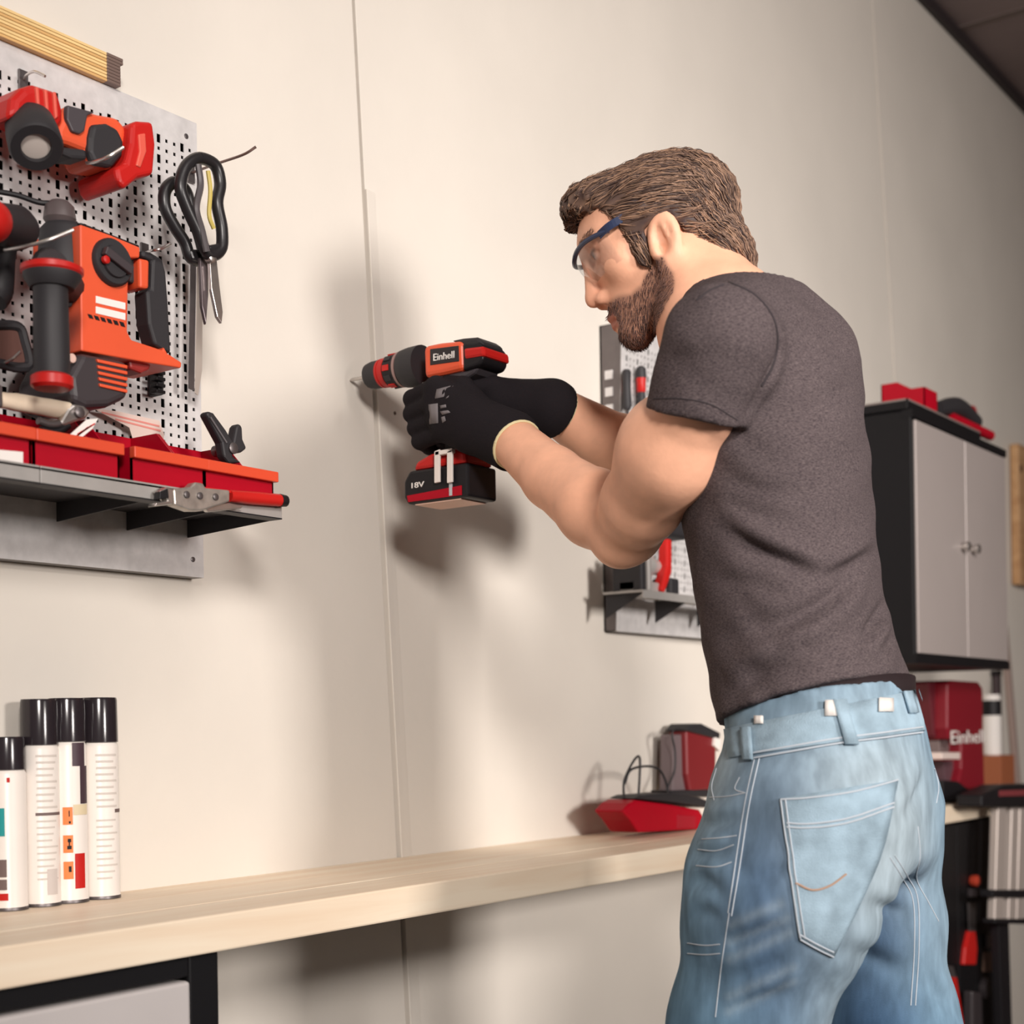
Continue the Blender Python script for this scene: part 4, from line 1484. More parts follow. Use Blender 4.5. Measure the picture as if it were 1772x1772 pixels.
# ------------------------------------------------------------------ cordless work light
YL = -0.105
wl = thing('work_light', at(120, 260, Y=YL), 'red and black cordless work light hanging high on the large board', 'flashlight')
MB().prism(pxY([(17, 205), (22, 168), (40, 150), (60, 144), (104, 158), (112, 190), (114, 210), (98, 226), (82, 222), (66, 206), (40, 200)], YL), EYV * 0.062).obj('head_housing', M_RED, wl, bevel=0.010, seg=3)
for k, (a, b) in enumerate(((62, 150), (77, 154), (92, 158))):
    MB().prism(pxY([(a, b), (a + 6, b + 1), (a + 9, b + 44), (a + 4, b + 48)], YL - 0.003), EYV * 0.006).obj('cooling_rib', mat('rib_red', (224, 96, 80), 0.35), wl, bevel=0.0015)
lo = at(52, 216, Y=YL + 0.015)
la_ = unit(V(-0.22, -0.52, -0.72))
MB().lathe(lo, la_, [(-0.008, 0.022), (0.0, 0.0265), (0.020, 0.0285), (0.040, 0.0290), (0.044, 0.0270), (0.044, 0.0165), (0.037, 0.015)], 32).obj('lamp_bezel', M_RUB, wl, smooth=True)
MB().lathe(lo, la_, [(0.036, 0.0155), (0.0395, 0.0155), (0.040, 0.013)], 28).obj('lamp_lens', mat('frosted_lens', (206, 196, 188), 0.2), wl, smooth=True)
MB().prism(pxY([(98, 222), (116, 180), (150, 190), (170, 196), (205, 202), (222, 222), (216, 262), (196, 292), (160, 286), (150, 262), (120, 250), (98, 244)], YL + 0.006), EYV * 0.048).obj('handle', M_ORANGE, wl, bevel=0.008, seg=3)
MB().prism(pxY([(117, 181), (165, 194), (152, 200), (147, 226), (140, 232), (126, 228), (116, 206)], YL + 0.0015), EYV * 0.008).obj('grip_pad', mat('grip_grey', (70, 64, 68), 0.5), wl, bevel=0.002)
MB().prism(pxY([(160, 214), (186, 212), (206, 222), (217, 246), (214, 268), (196, 290), (164, 284), (154, 262), (155, 236)], YL + 0.0005), EYV * 0.012).obj('grip_pad', M_RUB, wl, bevel=0.006, seg=3)
MB().prism(pxY([(98, 252), (150, 258), (152, 276), (124, 274), (102, 264)], YL + 0.004), EYV * 0.03).obj('trigger', M_RUB, wl, bevel=0.004)
MB().prism(pxY([(228, 212), (240, 208), (266, 210), (271, 250), (267, 302), (240, 308), (216, 328), (205, 314), (200, 290), (218, 280), (226, 246)], YL - 0.006), EYV * 0.072).obj('battery_shoe', M_RED, wl, bevel=0.006, seg=3)
MB().prism(pxY([(240, 232), (252, 230), (254, 262), (244, 290), (236, 286), (242, 262)], YL - 0.008), EYV * 0.006).obj('shoe_rib', MATS['rib_red'], wl, bevel=0.0015)

# ------------------------------------------------------------------ rotary hammer
YH = -0.125
rh = thing('rotary_hammer', at(180, 540, Y=YH), 'orange-red rotary hammer with black side handle hanging on the large board', 'hammer drill')
MB().prism(pxY([(139, 388), (190, 406), (243, 428), (242, 446), (224, 446), (222, 500), (221, 556), (221, 574), (228, 588), (282, 606), (284, 600), (290, 611), (315, 627), (314, 637), (296, 634), (258, 628), (224, 622), (141, 607), (140, 500)], YH), EYV * 0.085).obj('motor_housing', M_ORANGE, rh, bevel=0.007, seg=3)
MB().prism(pxY([(222, 620), (262, 628), (260, 640), (246, 646), (226, 638)], YH + 0.01), EYV * 0.05).obj('foot_latch', mat('dark_red', (150, 40, 36), 0.5), rh, bevel=0.003)
dc = at(192, 455, Y=YH)
dial = MB().lathe(dc, NYV, [(-0.004, 0.0265), (0.004, 0.0265), (0.007, 0.024), (0.007, 0.018), (0.010, 0.017)], 32).obj('mode_dial', M_RUB, rh, smooth=True)
MB().obox(dc + V(0, -0.012, 0), [unit(V(0.9, 0, -0.35)), EYV, unit(V(0.35, 0, 0.9))], [0.020, 0.004, 0.005]).obj('dial_grip', mat('dial_grey', (62, 54, 57), 0.5), dial, bevel=0.0015)
MB().lathe(at(181, 450, Y=YH - 0.010), NYV, [(0, 0.0045), (0.004, 0.0045), (0.005, 0.003)], 12).obj('lock_button', M_RED, dial, smooth=True)
for y0 in (512, 530):
    MB().prism(pxY([(166, y0), (217, y0 + 12), (217, y0 + 24), (166, y0 + 12)], YH - 0.0006), EYV * 0.002).obj('label_strip', M_WHITE, rh)
for k in range(6):
    MB().prism(pxY([(152 + 11 * k, 543 + 2.6 * k), (159 + 11 * k, 545 + 2.6 * k), (162 + 11 * k, 552 + 2.8 * k), (155 + 11 * k, 550 + 2.8 * k)], YH - 0.0008), EYV * 0.004).obj('vent_slot', M_BLACK, rh)
# gear housing, chuck
gx = at(112, 430, Y=YH + 0.04)
zt0, zt1, zt2, zt3 = at(112, 352, Y=YH + 0.04)[2], at(112, 392, Y=YH + 0.04)[2], at(112, 470, Y=YH + 0.04)[2], at(112, 540, Y=YH + 0.04)[2]
MB().lathe(V(gx[0], gx[1], zt3), CZ, [(0, 0.026), (0.01, 0.030), (zt2 - zt3, 0.030), (zt1 - zt3 - 0.006, 0.027), (zt1 - zt3, 0.022)], 28).obj('gear_housing', M_RUB, rh, smooth=True)
MB().lathe(V(gx[0] - 0.006, gx[1], zt1), CZ, [(0, 0.014), (0.006, 0.018), (zt0 - zt1 - 0.006, 0.016), (zt0 - zt1, 0.010)], 24).obj('chuck', mat('chuck_grey', (88, 78, 78), 0.4), rh, smooth=True)
MB().prism(pxY([(139, 384), (150, 388), (242, 424), (242, 430), (139, 394)], YH + 0.01), EYV * 0.06).obj('top_seam', M_BLACK, rh, bevel=0.002)
# rear loop handle
MB().prism(pxY([(224, 450), (238, 450), (238, 492), (224, 488)], YH + 0.012), EYV * 0.012).obj('trigger', M_RUB, rh, bevel=0.003)
MB().prism(pxY([(241, 446), (259, 450), (258, 500), (242, 498)], YH + 0.002), EYV * 0.030).obj('loop_bracket', M_ORANGE, rh, bevel=0.003)
MB().prism(pxY([(246, 432), (262, 436), (282, 448), (288, 470), (292, 520), (297, 612), (284, 606), (268, 596), (258, 560), (254, 502), (262, 500), (264, 452), (246, 444)], YH + 0.006), EYV * 0.024).obj('rear_grip', M_RUB, rh, bevel=0.008, seg=3)
# auxiliary side handle
ao = at(90, 466, Y=YH - 0.055)
ab = at(90, 660, Y=YH - 0.055)
L_ = ao[2] - ab[2]
MB().lathe(ab, CZ, [(0.004, 0.0170), (0.02, 0.0185), (L_ * 0.5, 0.0180), (L_ - 0.02, 0.0175), (L_ - 0.012, 0.022)], 24).obj('side_handle', M_RUB, rh, smooth=True)
MB().lathe(ab, CZ, [(-0.008, 0.018), (-0.005, 0.0215), (0.004, 0.0215), (0.007, 0.017)], 24).obj('handle_end_ring', M_RED, rh, smooth=True)
MB().lathe(ao, CZ, [(-0.010, 0.026), (-0.004, 0.0315), (0.001, 0.0315), (0.004, 0.025)], 28).obj('hand_guard', M_RED, rh, smooth=True)
MB().lathe(ao, CZ, [(-0.020, 0.022), (-0.010, 0.029), (-0.004, 0.030)], 28).obj('guard_skirt', M_RUB, rh, smooth=True)
MB().tube([ao + V(0, 0, 0.003), ao + V(0.01, 0.02, 0.012), V(gx[0], gx[1] - 0.015, ao[2] + 0.012)], 0.017, 14).obj('handle_clamp', M_RUB, rh, smooth=True)
# battery block with orange fins
MB().prism(pxY([(141, 609), (224, 626), (224, 688), (190, 704), (150, 706), (125, 694), (120, 650)], YH - 0.012), EYV * 0.095).obj('battery', mat('battery_grey', (58, 52, 55), 0.45), rh, bevel=0.008, seg=3)
for k in range(5):
    y0 = 621 + 10.5 * k
    MB().prism(pxY([(168 + k, y0), (221, y0 + 11), (221, y0 + 17), (170 + k, y0 + 6)], YH - 0.0145), EYV * 0.004).obj('battery_fin', M_ORANGE, rh, bevel=0.0008)
MB().lathe(at(124, 620, Y=YH - 0.012), NYV, [(-0.003, 0.005), (0.0015, 0.005), (0.002, 0.003)], 12).obj('latch_button', mat('latch_pale', (226, 190, 176), 0.4), rh)

# red-nosed glue gun behind, at the very left
gg = thing('heat_gun', at(20, 385, Y=-0.12), 'black heat gun with a red cap cut off by the left picture edge', 'heat gun')
ga, gb = at(26, 394, Y=-0.10), at(-26, 380, Y=-0.15)
gd = unit(gb - ga)
gl_ = float(np.linalg.norm(gb - ga))
MB().lathe(ga, gd, [(-0.02, 0.020), (0.0, 0.024), (gl_ * 0.5, 0.021), (gl_ * 0.8, 0.018)], 24).obj('barrel', M_RUB, gg, smooth=True)
MB().lathe(ga, gd, [(gl_ * 0.78, 0.0215), (gl_ * 0.86, 0.0225), (gl_ * 1.05, 0.0215), (gl_ * 1.12, 0.016)], 24).obj('nose_cap', M_RED, gg, smooth=True)
MB().tube(smooth_path([at(14, 396, Y=-0.10), at(4, 440, Y=-0.09), at(0, 500, Y=-0.085), at(-10, 520, Y=-0.085)], 5), 0.014, 14).obj('grip', M_RUB, gg, smooth=True)
MB().tube(smooth_path([at(-12, 330, Y=-0.05), at(30, 338, Y=-0.06), at(66, 350, Y=-0.07), at(92, 352, Y=-0.08)], 6), 0.0030, 8).obj('power_cable', M_BLACK, gg, smooth=True)

# tinted goggles
go = thing('tinted_goggles', at(25, 600, Y=-0.07), 'brown-tinted goggles with a black rim hanging at the left edge', 'goggles')
gp = pxY([(-60, 566), (0, 562), (32, 566), (42, 590), (50, 630), (30, 636), (-10, 628), (-60, 632)], -0.085)
MB().prism(gp, EYV * 0.012).obj('lens', mat('brown_lens', (96, 68, 62), 0.15, spec=0.6), go, bevel=0.004, seg=3)
MB().tube(smooth_path(gp + [gp[0]], 5), 0.0055, 8).obj('rim', M_RUB, go, smooth=True)
MB().tube(smooth_path([gp[3], at(50, 612, Y=-0.05), at(54, 640, Y=-0.03)], 5), 0.004, 8).obj('strap', M_BLACK, go, smooth=True)

# ------------------------------------------------------------------ snips and other hanging hand tools
YS = -0.115
sn = thing('tin_snips', at(345, 400, Y=YS), 'black and yellow handled snips hanging by their loops at the board edge', 'scissors')
M_SNIP = mat('snip_black', (36, 34, 36), 0.35)
lo1 = [(345, 274), (322, 288), (312, 322), (322, 356), (342, 400), (360, 440), (382, 432), (384, 396), (376, 352), (381, 318), (372, 286)]
MB().tube(smooth_path(pxY(lo1, YS - 0.01), 6, closed=True) + [pxY(lo1, YS - 0.01)[0]], 0.0074, 10, cap=False).obj('handle_loop', M_SNIP, sn, smooth=True)
lo2 = [(302, 316), (286, 330), (286, 360), (302, 392), (320, 420), (330, 446), (352, 448), (346, 412), (332, 372), (322, 332)]
MB().tube(smooth_path(pxY(lo2, YS + 0.012), 6, closed=True) + [pxY(lo2, YS + 0.012)[0]], 0.0074, 10, cap=False).obj('handle_loop', M_SNIP, sn, smooth=True)
MB().tube(smooth_path(pxY([(306, 328), (318, 352), (336, 384)], YS + 0.006), 6), 0.0030, 8).obj('yellow_inlay', mat('yellow_rubber', (196, 176, 92), 0.5), sn, smooth=True)
MB().tube(smooth_path(pxY([(360, 296), (364, 330), (362, 372), (370, 396)], YS - 0.012), 6), 0.0028, 8).obj('yellow_inlay', MATS['yellow_rubber'], sn, smooth=True)
MB().tube(smooth_path(pxY([(343, 285), (347, 320), (340, 360), (350, 400), (358, 436)], YS - 0.016), 6), 0.0042, 8).obj('inner_arm', mat('snip_grey', (84, 78, 80), 0.35), sn, smooth=True)
MB().prism(pxY([(328, 430), (354, 432), (354, 456), (334, 450)], YS + 0.004), EYV * 0.014).obj('shoulder', M_SNIP, sn, bevel=0.003)
MB().prism(pxY([(360, 424), (382, 420), (384, 436), (366, 442)], YS - 0.014), EYV * 0.014).obj('shoulder', M_SNIP, sn, bevel=0.003)
MB().prism(pxY([(346, 446), (360, 448), (361, 510), (357, 562), (350, 530)], YS), EYV * 0.005).obj('blade', mat('blade_grey', (96, 86, 88), 0.35, 0.5), sn, bevel=0.001)
MB().prism(pxY([(362, 438), (374, 436), (381, 500), (386, 540), (384, 560), (376, 548), (366, 500)], YS - 0.008), EYV * 0.005).obj('blade', M_STEEL, sn, bevel=0.001)
MB().lathe(at(366, 446, Y=YS - 0.012), NYV, [(-0.006, 0.006), (0.003, 0.006), (0.004, 0.004)], 14).obj('pivot_bolt', M_STEEL, sn, smooth=True)
sr = thing('steel_ruler', at(334, 560, Y=-0.06), 'long narrow steel ruler hanging behind the snips', 'ruler')
MB().prism(pxY([(331, 432), (340, 434), (336, 676), (327, 672)], -0.055), EYV * 0.0014).obj('blade', M_DSTEEL, sr)
s2 = thing('saw_blade', at(346, 560, Y=-0.05), 'pale bare saw blade hanging at the right edge of the large board', 'saw blade')
MB().prism(pxY([(342, 446), (351, 450), (350, 640), (343, 684), (338, 680)], -0.052), EYV * 0.0014).obj('blade', mat('pale_steel', (216, 206, 196), 0.3, 0.5), s2)
MB().lathe(at(347, 460, Y=-0.052), NYV, [(0, 0.004), (0.001, 0.004), (0.0011, 0.003)], 12).obj('hang_hole_rim', M_DSTEEL, s2)
bh_ = thing('bit_holder', at(280, 665, Y=-0.04), 'short black rail clipped to the large board below the hammer', 'tool rail')
MB().prism(pxY([(274, 634), (284, 636), (284, 684), (274, 682)], -0.045), EYV * 0.020).obj('rail', M_RUB, bh_, bevel=0.002)
for k in range(4):
    MB().prism(pxY([(271, 640 + 11 * k), (287, 643 + 11 * k), (287, 649 + 11 * k), (271, 646 + 11 * k)], -0.052), EYV * 0.012).obj('clip', M_BLACK, bh_, bevel=0.001)

# ------------------------------------------------------------------ metal shelf, two lengths side by side
xe = at(325, 931, Y=PBY)[0]
fy = at(488, 884, X=xe)[1]
fz1, fz0 = at(488, 872, Y=fy)[2], at(488, 899, Y=fy)[2]
xj = at(69, 830, Y=fy)[0]
M_SHELF = mat('shelf_grey', (170, 166, 162), 0.45, 0.3, var=0.06, scale=40)
M_SHELFD = mat('shelf_dark', (40, 38, 42), 0.6)
gz = at(325, 931, Y=PBY)[2]
gxs = [at(220, 919, Y=PBY)[0], at(99, 901, Y=PBY)[0]]
gstep = xe - gxs[0]


def shelf(x0, x1, label, xs):
    o = thing('wall_shelf', (x1, PBY, fz0), label, 'shelf', 'metal shelves on the large board')
    MB().box((x0 + 0.001, fy, fz1 - 0.004), (x1, PBY - 0.001, fz1 - 0.002)).obj('tray', M_SHELFD, o)
    MB().box((x0 + 0.001, fy, fz0), (x1, fy + 0.0016, fz1)).obj('front_lip', M_SHELF, o, bevel=0.0006)
    MB().box((x0 + 0.001, fy, fz0), (x1, fy + 0.02, fz0 + 0.0015)).obj('lip_return', M_SHELFD, o)
    for x in xs:
        MB().prism([V(x, PBY - 0.001, fz1 - 0.004), V(x, fy + 0.003, fz1 - 0.004), V(x, fy + 0.003, fz0 + 0.001), V(x, PBY - 0.001, gz)], -EX * 0.0016).obj('gusset', M_SHELFD, o)
    return o


shelf(xj, xe, 'right length of grey metal shelf under the tool board, ending past it', [xe, gxs[0], gxs[1]])
shelf(xj - 0.5, xj, 'left length of grey metal shelf, cut off by the left picture edge', [xj - 0.03, xj - 0.19])

# ------------------------------------------------------------------ red storage bins on the shelf
M_LIPO = mat('bin_lip_orange', (216, 76, 46), 0.4)
bys = fy + 0.010
bz = fz1 - 0.0015
lipz1 = at(215, 768, Y=bys - 0.008)[2]
lipz0 = at(215, 788, Y=bys - 0.008)[2]


def bin_at(x0, x1, label, tall=0.040, depth=0.125, y=None, z=None, lip=True, m=M_CRIM, lip_m=None, group='red bins on the metal shelf'):
    y = bys if y is None else y
    z = bz if z is None else z
    h = lipz1 - bz if lip else 0.05
    w = 0.0022
    o = thing('storage_bin', ((x0 + x1) / 2, y, z), label, 'bin', group)
    MB().box((x0, y, z), (x1, y + depth, z + w)).obj('floor_panel', m, o)
    MB().box((x0, y, z), (x1, y + w, z + h)).obj('front_panel', m, o)
    MB().box((x0, y + depth - w, z), (x1, y + depth, z + h + tall)).obj('back_panel', m, o)
    for x in (x0, x1 - w):
        MB().prism([V(x, y, z), V(x, y + depth, z), V(x, y + depth, z + h + tall), V(x, y + depth * 0.62, z + h + tall), V(x, y + depth * 0.30, z + h), V(x, y, z + h)], EX * w).obj('side_panel', m, o)
    if lip:
        MB().box((x0 - 0.0015, y - 0.008, lipz0), (x1 + 0.0015, y + 0.001, lipz1)).obj('front_lip', lip_m or M_LIPO, o, bevel=0.0012)
    return o


fx = lambda px, py: at(px, py, Y=bys - 0.008)[0]
bA = bin_at(fx(61, 745) - 0.112, fx(61, 745), 'red storage bin furthest left on the shelf, holding a wooden handle')
bB = bin_at(fx(66, 748), fx(214, 775), 'red storage bin second from left, holding pliers and a pale card')
bC = bin_at(fx(235, 780), fx(361, 806), 'red storage bin third from left, standing empty')
bD = bin_at(fx(362, 806), fx(481, 828), 'red storage bin at the right end of the shelf, holding a black clamp')
MB().prism(pxY([(-5, 778), (40, 782), (40, 802), (-5, 798)], bys - 0.0015), EYV * 0.001).obj('label_card', M_WHITE, bA)
# things in the bins
wh = thing('hammer', at(60, 700, Y=bys + 0.05), 'hammer whose pale wooden handle sticks out of the leftmost bin', 'hammer')
MB().tube(smooth_path([at(-30, 688, Y=bys + 0.06), at(40, 698, Y=bys + 0.06), at(118, 712, Y=bys + 0.055)], 5), [0.0085] * 4 + [0.0095] * 4 + [0.010] * 3, 12).obj('handle', M_BEECH, wh, smooth=True)
hdp = at(-42, 690, Y=bys + 0.06)
MB().obox(hdp, [EX, EYV, CZ], [0.012, 0.03, 0.012]).obj('head', M_DSTEEL, wh, bevel=0.003)
pl_ = thing('pliers', at(135, 720, Y=bys + 0.05), 'bright steel pliers lying in the second bin from left', 'pliers')
MB().prism(pxY([(118, 706), (128, 698), (146, 702), (158, 712), (150, 724), (132, 730), (112, 738), (104, 730)], bys + 0.045), EYV * 0.010).obj('jaw', M_STEEL, pl_, bevel=0.003)
MB().lathe(at(136, 714, Y=bys + 0.044), NYV, [(-0.002, 0.006), (0.003, 0.006), (0.004, 0.004)], 14).obj('pivot_bolt', M_DSTEEL, pl_, smooth=True)
MB().tube(smooth_path(pxY([(112, 730), (98, 734), (84, 734), (66, 728)], bys + 0.05), 5), 0.0042, 10).obj('handle', M_DSTEEL, pl_, smooth=True)
MB().tube(smooth_path(pxY([(118, 736), (104, 746), (88, 748), (70, 744)], bys + 0.05), 5), 0.0042, 10).obj('handle', M_BLACK, pl_, smooth=True)
cd_ = thing('price_card', at(130, 750, Y=bys + 0.02), 'white card with red lines leaning in the second bin from left', 'card')
MB().prism(pxY([(106, 792), (108, 764), (150, 726), (170, 724), (160, 742), (128, 768)], bys + 0.012), EYV * 0.0008).obj('sheet', M_WHITE, cd_)
for k in range(3):
    MB().prism(pxY([(122 + 6 * k, 762 - 6 * k), (152 + 6 * k, 738 - 3 * k), (153 + 6 * k, 740 - 3 * k), (123 + 6 * k, 765 - 6 * k)], bys + 0.0115), EYV * 0.0006).obj('red_line', M_RED, cd_)
ps = thing('plastic_sheet', at(240, 740, Y=-0.05), 'pale pink clear plastic wrapper with red lines behind the third bin', 'wrapper')
MB().prism(pxY([(160, 706), (205, 712), (276, 728), (284, 752), (280, 792), (236, 780), (224, 740)], -0.040), EYV * 0.0006).obj('film', mat('pink_film', (222, 200, 190), 0.25), ps)
for a, b in (((176, 712), (276, 736)), ((200, 724), (278, 744))):
    MB().prism(pxY([a, b, (b[0], b[1] + 3), (a[0], a[1] + 3)], -0.0405), EYV * 0.0004).obj('red_line', mat('faded_red', (222, 140, 130), 0.5), ps)
ck = thing('spring_clamp', at(390, 760, Y=bys + 0.05), 'black plastic spring clamp standing up out of the rightmost bin', 'clamp')
YK = bys + 0.045
MB().prism(pxY([(357, 716), (362, 711), (370, 714), (392, 744), (404, 764), (404, 790), (420, 800), (398, 802), (388, 790), (384, 766)], YK), EYV * 0.014).obj('jaw', M_RUB, ck, bevel=0.003)
MB().prism(pxY([(409, 738), (414, 732), (420, 738), (421, 760), (428, 776), (418, 784), (404, 776), (404, 764)], YK + 0.016), EYV * 0.014).obj('jaw', M_RUB, ck, bevel=0.003)
MB().lathe(at(402, 776, Y=YK), NYV, [(-0.03, 0.007), (0.003, 0.007), (0.004, 0.005)], 14).obj('pivot', M_DSTEEL, ck, smooth=True)
MB().tube(pxY([(364, 722), (392, 766)], YK - 0.001), 0.0014, 6).obj('grip_groove', mat('grip_grey2', (92, 88, 90), 0.5), ck)
# locking pliers on the shelf edge
lk = thing('locking_pliers', at(380, 860, Y=fy - 0.006), 'steel locking pliers with red handle lying along the front edge of the shelf', 'pliers')
YP = fy - 0.014
MB().prism(pxY([(276, 850), (290, 842), (300, 846), (300, 872), (268, 876), (270, 870), (292, 866)], YP), EYV * 0.013).obj('jaw', M_STEEL, lk, bevel=0.0015)
MB().prism(pxY([(277, 851), (291, 845), (293, 862), (276, 864)], YP - 0.001), EYV * 0.010).obj('jaw_gap', M_BLACK, lk, bevel=0.001)
MB().prism(pxY([(300, 846), (330, 842), (338, 834), (352, 836), (356, 844), (398, 848), (398, 868), (350, 884), (330, 884), (302, 874)], YP), EYV * 0.013).obj('body', mat('brushed_steel', (176, 168, 160), 0.35, 0.6, var=0.2, scale=90), lk, bevel=0.002)
for a, b in ((322, 856), (345, 858), (372, 860)):
    MB().lathe(at(a, b, Y=YP), NYV, [(-0.002, 0.004), (0.002, 0.004), (0.0025, 0.003)], 12).obj('rivet', M_DSTEEL, lk, smooth=True)
MB().prism(pxY([(352, 842), (398, 848), (440, 856), (440, 859), (396, 853), (354, 848)], YP + 0.002), EYV * 0.006).obj('upper_lever', M_RED, lk, bevel=0.001)
MB().tube(pxY([(396, 858), (440, 862), (484, 866)], YP + 0.006), [0.007, 0.0078, 0.0075], 12).obj('handle', M_RED, lk, smooth=True)
MB().tube(pxY([(483, 866), (494, 867)], YP + 0.006), [0.008, 0.007], 12).obj('end_cap', M_BLACK, lk, smooth=True)
MB().prism(pxY([(350, 872), (398, 870), (420, 876), (418, 880), (360, 886)], YP + 0.004), EYV * 0.006).obj('lower_lever', M_STEEL, lk, bevel=0.001)

# ------------------------------------------------------------------ spray cans on the worktop
M_CANW = mat('can_white', (240, 232, 224), 0.35, var=0.02, scale=20)
M_CAP = mat('can_cap', (42, 36, 40), 0.16)
M_TXT = mat('grey_small_print', (208, 199, 191), 0.7)
M_TEAL = mat('teal_print', (28, 148, 150), 0.5)
M_HAZ = mat('hazard_orange', (236, 132, 70), 0.5)


def can(pxr, pyb, ytop, ycap, label, short=False):
    """right edge of the body, bottom row, top of the cap, bottom of the cap"""
    yw = -0.034
    g = at(pxr - 32.5, pyb - 3, Y=yw)
    t = (g - CAM) @ CW
    r = 32.5 * t / FPX
    toz = lambda y: CAM[2] + (1267 - y) * t / FPX
    zc, zt = toz(ycap), toz(ytop)
    o = thing('spray_can', (g[0], g[1], WT_Z), label, 'spray can', 'spray cans on the worktop')
    g = V(g[0], g[1], WT_Z)
    hb = zc - WT_Z
    MB().lathe(g, CZ, [(0.0005, r * 0.92), (0.002, r), (0.005, r), (0.0055, r * 0.985), (hb - 0.004, r * 0.985), (hb - 0.002, r * 0.94), (hb, r * 0.9)], 36).obj('can_body', M_CANW, o, smooth=True)
    MB().lathe(g, CZ, [(0.0, r * 0.94), (0.0005, r * 1.012), (0.0035, r * 1.012), (0.004, r)], 36).obj('bottom_rim', M_DSTEEL, o, smooth=True)
    MB().lathe(g, CZ, [(hb, r * 0.9), (hb + 0.001, r * 0.985), (zt - WT_Z - 0.003, r * 0.96), (zt - WT_Z, r * 0.92)], 36).obj('cap', M_CAP, o, smooth=True)
    return o, g, r, toz


def can_print(o, g, r, toz, x0, x1, y0, y1, m, name, seg=5):
    """print wrapped round the can; x in -1..1 across the side the photograph shows, rows in pixels"""
    f = unit(V(CAM[0] - g[0], CAM[1] - g[1], 0))
    rt = np.cross(CZ, f) * 1.0
    a0, a1 = math.asin(max(-0.999, x0)), math.asin(min(0.999, x1))
    G = []
    for z in (toz(y1), toz(y0)):
        G.append([V(g[0], g[1], z) + (r * 0.985 + 0.0005) * (math.cos(a) * f + math.sin(a) * rt) for a in np.linspace(a0, a1, seg + 1)])
    MB().grid(G).obj(name, m, o, smooth=True)


A = can(48, 1566, 1268, 1326, 'spray can with a short grey cap and teal print, nearest at the left edge')
can_print(*A, -0.6, -0.15, 1390, 1438, M_TEAL, 'printed_label')
can_print(*A, -0.02, 0.14, 1338, 1346, M_RED, 'printed_label')
can_print(*A, -0.5, -0.08, 1478, 1508, mat('dark_print', (110, 92, 90), 0.6), 'printed_label')
can_print(*A, -0.5, -0.08, 1512, 1530, MATS['dark_print'], 'printed_label')
can_print(*A, -0.5, -0.02, 1536, 1548, M_RED, 'printed_label')
B = can(105, 1556, 1204, 1284, 'tall white spray can with a dark cap just right of the teal-printed can')
C_ = can(153, 1552, 1203, 1279, 'tall spray can with orange hazard squares, between two plain white cans')
D_ = can(208, 1546, 1203, 1281, 'tall white spray can at the right end of the row')
for q_, s in ((B, 1), (D_, 2)):
    for k in range(9):
        y0 = 1300 + 11 * k
        can_print(*q_, -0.2 + 0.02 * (k % 3), 0.85 - 0.07 * ((k * s) % 4), y0, y0 + 3.5, M_TXT, 'small_print')
    for k in range(10):
        y0 = 1412 + 11 * k
        can_print(*q_, -0.2, 0.85 - 0.07 * ((k * s + 1) % 5), y0, y0 + 3.0, M_TXT, 'small_print')
can_print(*B, -0.25, 0.96, 1399, 1404, MATS['dark_print'], 'printed_rule')
can_print(*D_, 0.75, 0.99, 1395, 1401, MATS['dark_print'], 'printed_rule')
can_print(*B, 0.30, 0.80, 1496, 1540, mat('barcode_grey', (206, 196, 190), 0.6), 'barcode')
for y0, mk in ((1390, 0), (1438, 1), (1483, 2)):
    can_print(*C_, -0.28, 0.22, y0, y0 + 30, M_HAZ, 'hazard_square')
# marks in the hazard squares
for y0, xs, ys_ in ((1390, (0.02, 0.07), (6, 16)), (1390, (0.02, 0.12), (24, 28)), (1438, (-0.05, 0.12), (6, 12)), (1438, (0.0, 0.06), (10, 20)), (1438, (-0.08, 0.14), (18, 24)), (1483, (-0.02, 0.12), (8, 18))):
    f_ = unit(V(CAM[0] - C_[1][0], CAM[1] - C_[1][1], 0))
    oo, gg_, rr_, tz = C_
    can_print(oo, gg_, rr_ + 0.0003, tz, xs[0], xs[1], y0 + ys_[0], y0 + ys_[1], M_BLACK, 'hazard_mark', 2)
can_print(*C_, 0.24, 0.85, 1280, 1320, mat('plum_print', (70, 52, 60), 0.5), 'printed_label')
can_print(*C_, 0.62, 0.95, 1320, 1385, MATS['plum_print'], 'printed_label')
can_print(*C_, 0.30, 0.80, 1470, 1530, M_RED, 'printed_label')
can_print(*C_, 0.26, 0.95, 1386, 1404, mat('cream_print', (222, 206, 172), 0.6), 'printed_label')

# ------------------------------------------------------------------ tools on the board behind the man
ch = thing('chisel', at(1084, 680, Y=-0.06), 'black-handled chisel hanging left on the smaller board', 'chisel')
zt_ = at(1084, 640, Y=-0.06)
MB().lathe(zt_, -CZ, [(0, 0.006), (0.004, 0.0085), (0.03, 0.0075), (0.065, 0.009), (0.072, 0.006)], 16).obj('handle', M_RUB, ch, smooth=True)
MB().box(zt_ + V(-0.005, -0.0015, -0.14), zt_ + V(0.005, 0.0015, -0.07)).obj('blade', M_DSTEEL, ch, bevel=0.0006)
sd = thing('screwdriver', at(1110, 680, Y=-0.06), 'black and red screwdriver hanging right of the chisel', 'screwdriver')
zs_ = at(1109, 634, Y=-0.06)
MB().lathe(zs_, -CZ, [(0, 0.005), (0.004, 0.009), (0.020, 0.010), (0.022, 0.0095)], 16).obj('handle_end', M_RUB, sd, smooth=True)
MB().lathe(zs_, -CZ, [(0.022, 0.0095), (0.03, 0.0085), (0.046, 0.0085), (0.048, 0.007)], 16).obj('handle_band', M_RED, sd, smooth=True)
